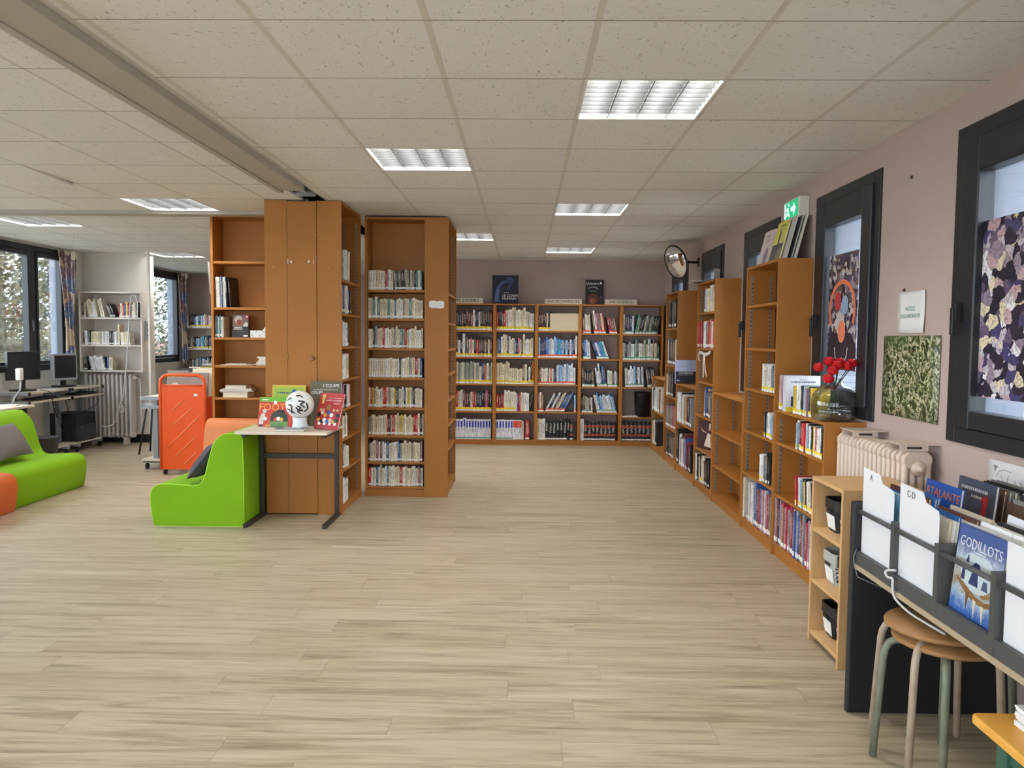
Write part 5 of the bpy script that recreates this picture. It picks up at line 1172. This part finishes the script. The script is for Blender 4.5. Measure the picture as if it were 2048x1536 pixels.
def cushion(lab, M, a, b, th, mat):
    t = thing('cushion', lab, 'cushion', M.translation); t.matrix_world = M; BASE[t] = Vector((0, 0, 0))
    n_ = 14; m = MB()
    for sd in (1, -1):
        vs = []; fs = []
        for i in range(n_+1):
            for j in range(n_+1):
                x, y = 2*i/n_-1, 2*j/n_-1
                k = (1-abs(x)**2.6)*(1-abs(y)**2.6); k = max(0, k)**.55
                px = x*(1-.07*(1-abs(y)**2)*abs(x)**4*0-.06*(1-y*y)*abs(x)); py = y*(1-.06*(1-x*x)*abs(y))
                vs.append((a*px, b*py, sd*th*k*(1+.06*math.sin(5*x+3*y))))
        for i in range(n_):
            for j in range(n_):
                q = i*(n_+1)+j; f = (q, q+n_+1, q+n_+2, q+1); fs.append(f if sd > 0 else f[::-1])
        m.add(vs, fs, 0, True)
    m.build('cushion_body', mat, t)
cushion('slate grey cushion leaning in the lime green armchair', Matrix.Translation((-2.50, 6.06, .49)) @ Matrix.Rotation(R(0), 4, 'Z') @ Matrix.Rotation(R(-52), 4, 'Y'), .17, .20, .065, GREYC2)
cushion('grey cushion leaning on the lime green sofa', Matrix.Translation((-4.63, 6.78, .505)) @ Matrix.Rotation(R(56), 4, 'Y'), .17, .24, .07, GREYC)

# ------------------------------------------------------------ book trolley
t = thing('book_trolley', 'orange steel book trolley with rounded handle ends', 'book trolley', (-3.58, 8.4, 0))
A0, A1 = -3.83, -3.335
for y, far in ((8.0, 0), (8.78, 1)):
    pth = [(A0+.014, y, .06), (A0+.014, y, .97)]+[(A0+.014+.085*(1-math.cos(a*.2618)), y, .97+.085*math.sin(a*.2618)) for a in range(1, 7)]+[(A1-.014-.085*(1-math.sin(a*.2618)), y, .97+.085*math.cos(a*.2618)) for a in range(0, 7)]+[(A1-.014, y, .06)]
    MB().tube(pth, .017, 10).build('end_frame', ORANGE, t)
    e = MB().box(A0+.026, A1-.026, y-.006, y+.006, .06, .945).build('end_panel', ORANGE, t)
    MB().tube([(A0+.02, y, .945), (A1-.02, y, .945)], .011, 8).build('cross_bar', ORANGE, t)
    if not far:
        for (x0, z0, x1, z1) in ((-3.685, .69, -3.565, .80), (-3.685, .53, -3.475, .715), (-3.755, .285, -3.385, .645), (-3.665, .2, -3.455, .395), (-3.575, .115, -3.45, .235)):
            MB().tube([(x0, y-.007, z0), (x1, y-.007, z1)], .0045, 6).build('pressed_rib', plain('worn_orange_rib', S(238, 150, 104), .4), e)
        MB().box(-3.462, -3.422, y-.008, y-.006, .835, .86).build('maker_plate', plain('white_plate', S(230, 226, 220), .5), e, .001)
for z in (.12, .44, .76):
    MB().prism([(A0+.03, z+.05), (-3.585, z), (-3.578, z), (A1-.03, z+.05), (A1-.03, z+.058), (-3.582, z+.008), (A0+.03, z+.058)], 8.02, 8.76, 'y').build('shelf', ORANGE, t)
for x in (A0+.04, A1-.04):
    for y in (8.03, 8.75):
        MB().cyl((x-.012, y, .028), (x+.012, y, .028), .028, 14).build('castor', BLACK, t); MB().box(x-.016, x+.016, y-.01, y+.01, .03, .065).build('castor_fork', STEELB, t)
tc = ['cream', 'brown', 'grey', 'white', 'green', 'white', 'cream', 'red']
for i in range(14):
    y = 8.06+.05*i; sd = -1 if i % 2 else 1
    nm, c = pick('mixed')
    cover_book('comic_album', '%s comic album, %s along the top of the orange trolley' % (nm, ORD[i+1]), 'comic album', (-3.70 if i % 2 else -3.46, y, .822), .22, .26+.02*(i % 3), .012, R(rng.uniform(-5, 5)), R(12), c if i > 1 else S(150, 136, 126),
       [('text', 'CHANGELING', 0, .215, .032, W_), ('disc', -.02, .1, .05, S(206, 200, 190))] if i == 1 else [], 'comic albums on the orange trolley')
for i in range(4):
    o = MB().box(-.1, .1, -.13, .13, 0, .012).build('comic_album', ink((S(226, 226, 224), S(200, 186, 50), S(120, 100, 90), S(210, 210, 214))[i])); o.location = (-3.45, 8.5, 1.085+.0135*i); o.location.z = .905+.0135*i if False else 1.105+.0135*i
    o.rotation_euler = (0, 0, .1*i-.1); tag(o, ('white', 'yellow', 'brown', 'pale grey')[i]+' album lying flat across the orange trolley top', 'comic album', 'albums lying on the trolley')

# ------------------------------------------------------------ left partition: wall shelf, trunking, left far shelf, curtains
t = bookcase('wall_shelf', 'white wall shelf above the radiator on the partition', (-5.89, 10.11, .978), UX, UY, .84, .33, 1.06, [.72, .36, .022], 0, .022, plain('white_melamine', S(216, 206, 194), .5), False, True, cat='wall shelf')
for ch in list(t.children): ch.location = (0, 0, 0)
WS = [(.72, [(2, (.16, .2), (.02, .03), 'shade', 'W'), (5, (.2, .25), (.016, .03), 'cream', 'W', 9), (2, (.22, .25), (.02, .03), 'cream', 'W', 12), (3, (.17, .19), (.02, .024), 'shade', 'W', 22), ('gap', .04), (12, (.17, .2), (.014, .026), 'novel', 'W')], 'top'),
      (.36, [(1, (.16, .16), (.02, .02), 'shade', 'W'), (4, (.17, .2), (.016, .03), 'white', 'W', 3), (8, (.17, .18), (.016, .022), 'cream', 'W'), (12, (.165, .18), (.014, .02), 'white', 'W'), (1, (.25, .25), (.02, .02), 'cream', 'W'), (6, (.16, .18), (.016, .03), 'novel', 'W', 5)], 'middle'),
      (.022, [(2, (.16, .18), (.02, .03), 'shade', 'W'), (11, (.17, .19), (.014, .024), 'white', 'W', 13), (1, (.17, .17), (.02, .02), 'blue', 'W'), (1, (.17, .17), (.05, .05), 'novel', 'W')], 'bottom')]
for z, segs, wd in WS:
    books('white wall shelf', wd, (-5.865, 10.11, .978+z), UX, UY, .79, segs, .13, 'paperback', 'novel', 'novels on the white wall shelf', .03)
MB_ = MB().box(-4.945, -4.915, 10.05, 10.08, 0, CEIL-.001).build('cable_trunking', plain('trunking_white', S(226, 220, 206), .5), None, .003); tag(MB_, 'thin white cable trunking pole from floor to ceiling', 'trunking')
t = thing('power_strip', 'grey power strip fixed on the wall shelf side', 'power strip', (-5.03, 10.2, 1.5)); MB().box(-5.048, -5.02, 10.17, 10.22, 1.40, 1.66).build('body', plain('power_grey', S(168, 166, 166), .5), t, .004)
for z in (1.45, 1.52, 1.59): MB().box(-5.021, -5.019, 10.18, 10.21, z, z+.03).build('socket', GREYD, t)
cw = MB().tube(smooth([(-5.1, 10.09, 1.65), (-5.09, 10.085, 1.9), (-5.12, 10.08, 2.0), (-5.18, 10.08, 1.98), (-5.21, 10.08, 1.6), (-5.24, 10.08, 1.2), (-5.27, 10.07, 0.85), (-5.3, 10.06, 0.62), (-5.36, 10.06, 0.52), (-5.34, 10.06, 0.44), (-5.28, 10.06, 0.46), (-5.3, 10.06, 0.54), (-5.38, 10.06, 0.48), (-5.39, 10.06, 0.34), (-5.46, 10.05, 0.26), (-5.56, 9.99, 0.27)]), .007, 6).build('white_cable', plain('white_cable_pvc', S(222, 220, 220), .5)); tag(cw, 'long white cable looping down across the radiator', 'cable')
LBZ = [1.60, 1.21, .845, .46, .08]
bookcase('bookcase', 'pale distant bookcase against the back wall, far left', (-6.01, 13.42, 0), UX, UY, 1.0, .30, 1.62+.0, [1.24, .87, .50, .08], .06, .02, plain('pale_melamine', S(206, 190, 172), .5))
for r, z in enumerate((1.62, 1.24, .87, .50)):
    books('pale distant bookcase', ('top panel,' if r == 0 else ORD[r]), (-5.985+.03, 13.42, z), UX, UY, .72, [(4, (.16, .2), (.02, .03), 'shade', 'W'), (10, (.17, .23), (.016, .03), 'blue', 'Y'), (12, (.17, .24), (.016, .03), 'mixed', 'Y'), (8, (.17, .22), (.016, .03), 'blue', 'Y')], .15, 'hardback', 'hardback', 'books in the pale distant bookcase', .03)
CUR = m_mosaic('curtain_print', [S(196, 176, 150), S(226, 214, 196), S(150, 108, 84), S(96, 112, 150), S(206, 180, 140), S(120, 96, 110)], 7, 3.0, (1, 1, .6), .8)
def curtain(lab, x, y, z0, z1, wtop):
    t = thing('curtain', lab, 'curtain', (x, y, z0)); m = MB(); nz, nx = 24, 20; vs = []; fs = []
    for i in range(nz+1):
        b = i/nz; z = z0+(z1-z0)*b; wd = wtop*(.42+.58*abs((b-.35)/.65)**1.2) if b > .35 else wtop*(.42+.2*((.35-b)/.35))
        for j in range(nx+1):
            a = j/nx; vs.append((x+wd*(a-.5)*.9+.04*(1-b), y+.03*math.sin(a*18+b*2)*(.6+.4*b)+.05*(a-.5), z))
    for i in range(nz):
        for j in range(nx): q = i*(nx+1)+j; fs.append((q, q+1, q+nx+2, q+nx+1))
    m.add(vs, fs, 0, True); o = m.build('cloth', CUR, t); s_ = o.modifiers.new('th', 'SOLIDIFY'); s_.thickness = .002
    MB().tube([(x-wtop*.3+.02*math.cos(a*.6), y-.035, z1-.06+.02*math.sin(a*.6)) for a in range(11)], .006, 6, closed=True).build('eyelet', STEELB, t)
curtain('colourful bunched curtain hanging beside the near left window', -5.93, 9.93, .98, 2.545, .24)
curtain('colourful bunched curtain beside the distant left window', -5.93, 13.30, .98, 2.545, .18)
st = MB().cyl((-4.9, 8.35, 2.0), (-4.9, 8.35, CEIL), .0012, 5).build('hanging_string', WHITE); tag(st, 'thin white string hanging from the ceiling on the left', 'string')

# ------------------------------------------------------------ computer desks on the left
def desk(lab, x, y0, y1, zt, zk, depth=.42):
    t = thing('computer_desk', lab, 'desk', (x-depth/2, (y0+y1)/2, 0), 'computer desks by the left windows')
    MB().box(x-depth, x, y0, y1, zt-.022, zt).build('desk_top', CREAM, t, .002)
    MB().box(x-depth+.05, x+.03, y0, y1, zk-.02, zk).build('keyboard_shelf', CREAM, t, .002)
    for z in (zt, zk):
        for y in (y0-.012, y1): MB().box(x-depth+.02, x+.0, y, y+.012, z-.032, z+.002).build('end_rail', plain('silver_rail', S(150, 156, 164), .4, .3), t); MB().box(x, x+.02, y-.004, y+.016, z-.036, z+.004).build('end_cap', BLACK, t)
    for y in (y0+.06, y1-.1):
        MB().box(x-depth*.55-.025, x-depth*.55+.025, y, y+.04, .12, zt-.022).build('column', plain('silver_rail', S(150, 156, 164), .4, .3), t)
        MB().box(x-depth, x+.03, y-.01, y+.05, .07, .10).build('foot_rail', plain('silver_rail', S(150, 156, 164), .4, .3), t)
        for xx in (x-depth+.03, x+.0):
            MB().cyl((xx-.012, y+.02, .03), (xx+.012, y+.02, .03), .03, 12).build('castor', BLACK, t)
            MB().box(xx-.01, xx+.01, y+.01, y+.03, .04, .075).build('castor_stem', BLACK, t)
    MB().box(x-depth, x, y0+.01, y1-.01, .10, .118).build('base_shelf', CREAM, t)
desk('computer desk carrying the black monitor by left windows', -5.60, 8.60, 9.36, .805, .70)
desk('computer desk carrying the silver monitor and black computer', -5.60, 9.43, 10.1, .805, .70)
desk('computer desk half hidden behind the orange trolley', -3.87, 8.27, 8.95, .80, .705, .30)
def monitor(lab, c, yaw, wd, ht, bez, z):
    t = thing('monitor', lab, 'monitor', c, None, (0, 0, yaw))
    MB().box(-wd/2, wd/2, 0, .05, z, z+ht).build('casing', bez, t, .006)
    MB().box(-wd/2+.022, wd/2-.022, -.002, .001, z+.03, z+ht-.022).build('screen', plain('dark_screen', S(24, 26, 32), .25), t)
    MB().box(-.03, .03, .03, .06, .02, z+.08).build('neck', BLACK, t); MB().box(-.11, .11, -.05, .12, 0, .02).build('stand_base', BLACK, t, .005)
monitor('black computer monitor on the left desk', (-5.80, 8.84, .806), R(70), .40, .33, BLACK, .13)
monitor('silver framed computer monitor by the curtain', (-5.80, 9.64, .806), R(74), .36, .335, plain('silver_bezel', S(176, 178, 184), .4, .3), .085)
for lab, y in (('black keyboard below the black monitor', 9.0), ('black keyboard below the silver monitor', 9.84)):
    t = thing('keyboard', lab, 'keyboard', (-5.72, y, .701)); MB().box(-5.81, -5.63, y-.21, y+.21, .701, .722).build('case', BLACK, t, .004)
    kq = MB()
    for a in range(5):
        for b in range(14): kq.box(-5.80+.032*a, -5.775+.032*a, y-.2+.0285*b, y-.177+.0285*b, .722, .728)
    kq.build('keys', GREYD, t)['kind'] = 'stuff'
t = thing('computer_tower', 'black computer tower lying under the silver monitor desk', 'computer', (-5.80, 9.80, .119))
MB().box(-6.0, -5.62, 9.56, 9.98, .119, .47).build('case', BLACK, t, .008); MB().box(-5.622, -5.605, 9.58, 9.96, .13, .33).build('front_panel', plain('dark_grey_plastic', S(52, 54, 58), .4), t, .004); MB().cyl((-5.606, 9.64, .30), (-5.602, 9.64, .30), .008, 10).build('power_button', ALU, t)
for i, (pts, lab) in enumerate((([(-5.75, 9.25, .68), (-5.72, 9.32, .45), (-5.68, 9.42, .36), (-5.70, 9.52, .5), (-5.72, 9.48, .68)], 'black cable loop hanging under the left desk'), ([(-5.78, 9.3, .68), (-5.74, 9.36, .40), (-5.70, 9.40, .25), (-5.74, 9.5, .30), (-5.78, 9.55, .45)], 'black cable hanging low behind the computer tower'), ([(-5.70, 9.2, .69), (-5.66, 9.28, .5), (-5.64, 9.38, .22), (-5.70, 9.44, .15), (-5.8, 9.4, .12)], 'black cable trailing to the desk base'),
      ([(-5.62, 10.0, .69), (-5.60, 10.02, .58), (-5.68, 9.95, .5), (-5.75, 9.9, .471)], 'short black cable into the computer tower top'), ([(-5.66, 8.9, .82), (-5.56, 8.95, .80), (-5.55, 8.98, .6), (-5.56, 9.0, .4)], 'black cable over the front of the left desk'))):
    P2 = []
    for k in range(len(pts)-1):
        for q in range(4): P2.append(Vector(pts[k]).lerp(Vector(pts[k+1]), q/4))
    P2.append(Vector(pts[-1]))
    for _ in range(2): P2 = [P2[0]]+[(P2[k-1]+P2[k]*2+P2[k+1])/4 for k in range(1, len(P2)-1)]+[P2[-1]]
    tag(MB().tube(P2, .004, 6).build('cable', BLACK), lab, 'cable', 'black computer cables')
t = thing('reading_table', 'cream topped table behind the lime green sofa', 'table', (-5.4, 7.3, 0)); MB().box(-5.75, -5.06, 6.7, 7.86, .715, .74).build('table_top', CREAM, t, .004); MB().box(-5.70, -5.10, 6.75, 7.80, .66, .714).build('apron', BLACK, t)
for x in (-5.70, -5.14):
    for y in (6.78, 7.78): MB().box(x, x+.035, y-.035, y, 0, .66).build('leg', STEELB, t)
t = thing('desk_lamp', 'small white desk lamp on the table behind the sofa', 'lamp', (-5.2, 7.72, .741)); MB().lathe([(0, 0), (.06, 0), (.06, .012), (0, .014)], (-5.2, 7.72, .741), 20).build('base', WHITE, t); MB().tube([(-5.2, 7.72, .75), (-5.18, 7.72, .82), (-5.12, 7.73, .90), (-5.11, 7.73, 1.02)], .009, 8).build('stem', ALU, t)
MB().box(-5.15, -5.10, 7.70, 7.76, 1.0, 1.12).build('head', WHITE, t, .008)
t = thing('waste_bucket', 'dark waste bucket behind the lime green sofa end', 'bin', (-5.25, 8.3, 0)); MB().lathe([(0, 0), (.11, 0), (.14, .34), (.146, .345), (.134, .345), (.105, .006), (0, .006)], (-5.25, 8.3, 0), 22).build('bucket', plain('dark_bucket', S(52, 52, 54), .5), t)
t = thing('metal_stool', 'black legged stool beside the orange trolley', 'stool', (-4.6, 9.5, 0))
MB().lathe([(0, .60), (.14, .60), (.15, .615), (.14, .63), (0, .632)], (-4.6, 9.5, 0), 22).build('seat', plain('grey_seat', S(150, 150, 152), .4, .2), t)
for k in range(4):
    a = .785+k*1.571; MB().cyl((-4.6+.1*math.cos(a), 9.5+.1*math.sin(a), .60), (-4.6+.2*math.cos(a), 9.5+.2*math.sin(a), 0), .012, 8).build('leg', BLACK, t)
cover_book('magazine', 'yellowish magazine propped on the desk left of the trolley', 'magazine', (-4.0, 8.6, .803), .2, .25, .008, R(-30), R(24), S(196, 170, 110), [('rect', -.08, .08, .05, .2, S(226, 216, 190))])

# ------------------------------------------------------------ outside
gnd = MB().box(-60, 60, -40, 80, -.5, -.32).build('ground_outside', plain('outside_ground', S(168, 168, 160), .9, 0, .15, 1)); struct(gnd)
LF = [m_leaf('autumn_leaves', S(52, 58, 30), S(92, 80, 42)), m_leaf('green_leaves', S(34, 48, 24), S(72, 80, 46)), m_leaf('dark_leaves', S(28, 40, 24), S(54, 64, 38))]
BARK = plain('tree_bark', S(84, 70, 58), .9, 0, .2, 8)
def tree(lab, x, y, h, rx, ry, k, n_=2600, seed=0, zc=None, leaf=.13):
    rr = random.Random(seed); t = thing('tree', lab, 'tree', (x, y, -.3), 'trees outside the windows')
    MB().tube([(x, y, -.32), (x+.1, y, h*.3), (x, y+.1, h*.62)], [.16, .12, .05], 8).build('trunk', BARK, t)
    vs = []; fs = []; zc = zc or h*.55
    for i in range(n_):
        while True:
            a = Vector((rr.uniform(-1, 1), rr.uniform(-1, 1), rr.uniform(-1, 1)))
            if a.length <= 1 and a.length > .25: break
        c = Vector((x+a.x*rx, y+a.y*ry, zc+a.z*(h-zc)*1.05)); 
        if c.z < -.25: continue
        s_ = leaf*rr.uniform(.6, 1.2); n = Vector((rr.gauss(0, 1), rr.gauss(0, 1), rr.gauss(0, 1))).normalized(); p = n.orthogonal().normalized(); q = n.cross(p)
        b = len(vs); vs += [c-p*s_*.5, c+q*s_*.28, c+p*s_*.5, c-q*s_*.28]; fs.append((b, b+1, b+2, b+3))
    m = MB(); m.add(vs, fs, 0, False); o = m.build('foliage', LF[k], t); o['kind'] = 'stuff'
tree('autumn tinted tree outside the near left window', -10.6, 14.0, 5.6, 2.3, 1.9, 0, 15000, 1, 2.2, .11)
tree('bushy green tree outside the left windows, nearer one', -9.8, 10.2, 5.0, 1.9, 1.8, 1, 14000, 2, 1.9, .10)
tree('dark green tree behind the others on the left', -15.5, 22.5, 7, 3.5, 3.5, 2, 12000, 3, 3.0, .2)
tree('green tree outside the distant left window', -9.6, 18.4, 5.2, 1.9, 2.1, 1, 13000, 4, 2.0, .11)
tree('green tree outside the right windows, nearer one', 6.2, 7.4, 6, 2.2, 2.2, 1, 3000, 5, 2.8)
tree('autumn tree outside the right windows, further one', 7.2, 12.2, 6, 2.2, 2.2, 0, 2600, 6, 2.8)
gw = MB().box(-16, -15.6, 6, 34, -.4, 1.25).build('garden_wall', plain('brown_garden_wall', S(122, 92, 84), .8, 0, .1, 4)); tag(gw, 'low brown garden wall beyond the left trees', 'wall')
print('TILES', ntile, 'PLANKS', n_pl, COUNT, 'OBJ', len(bpy.data.objects))
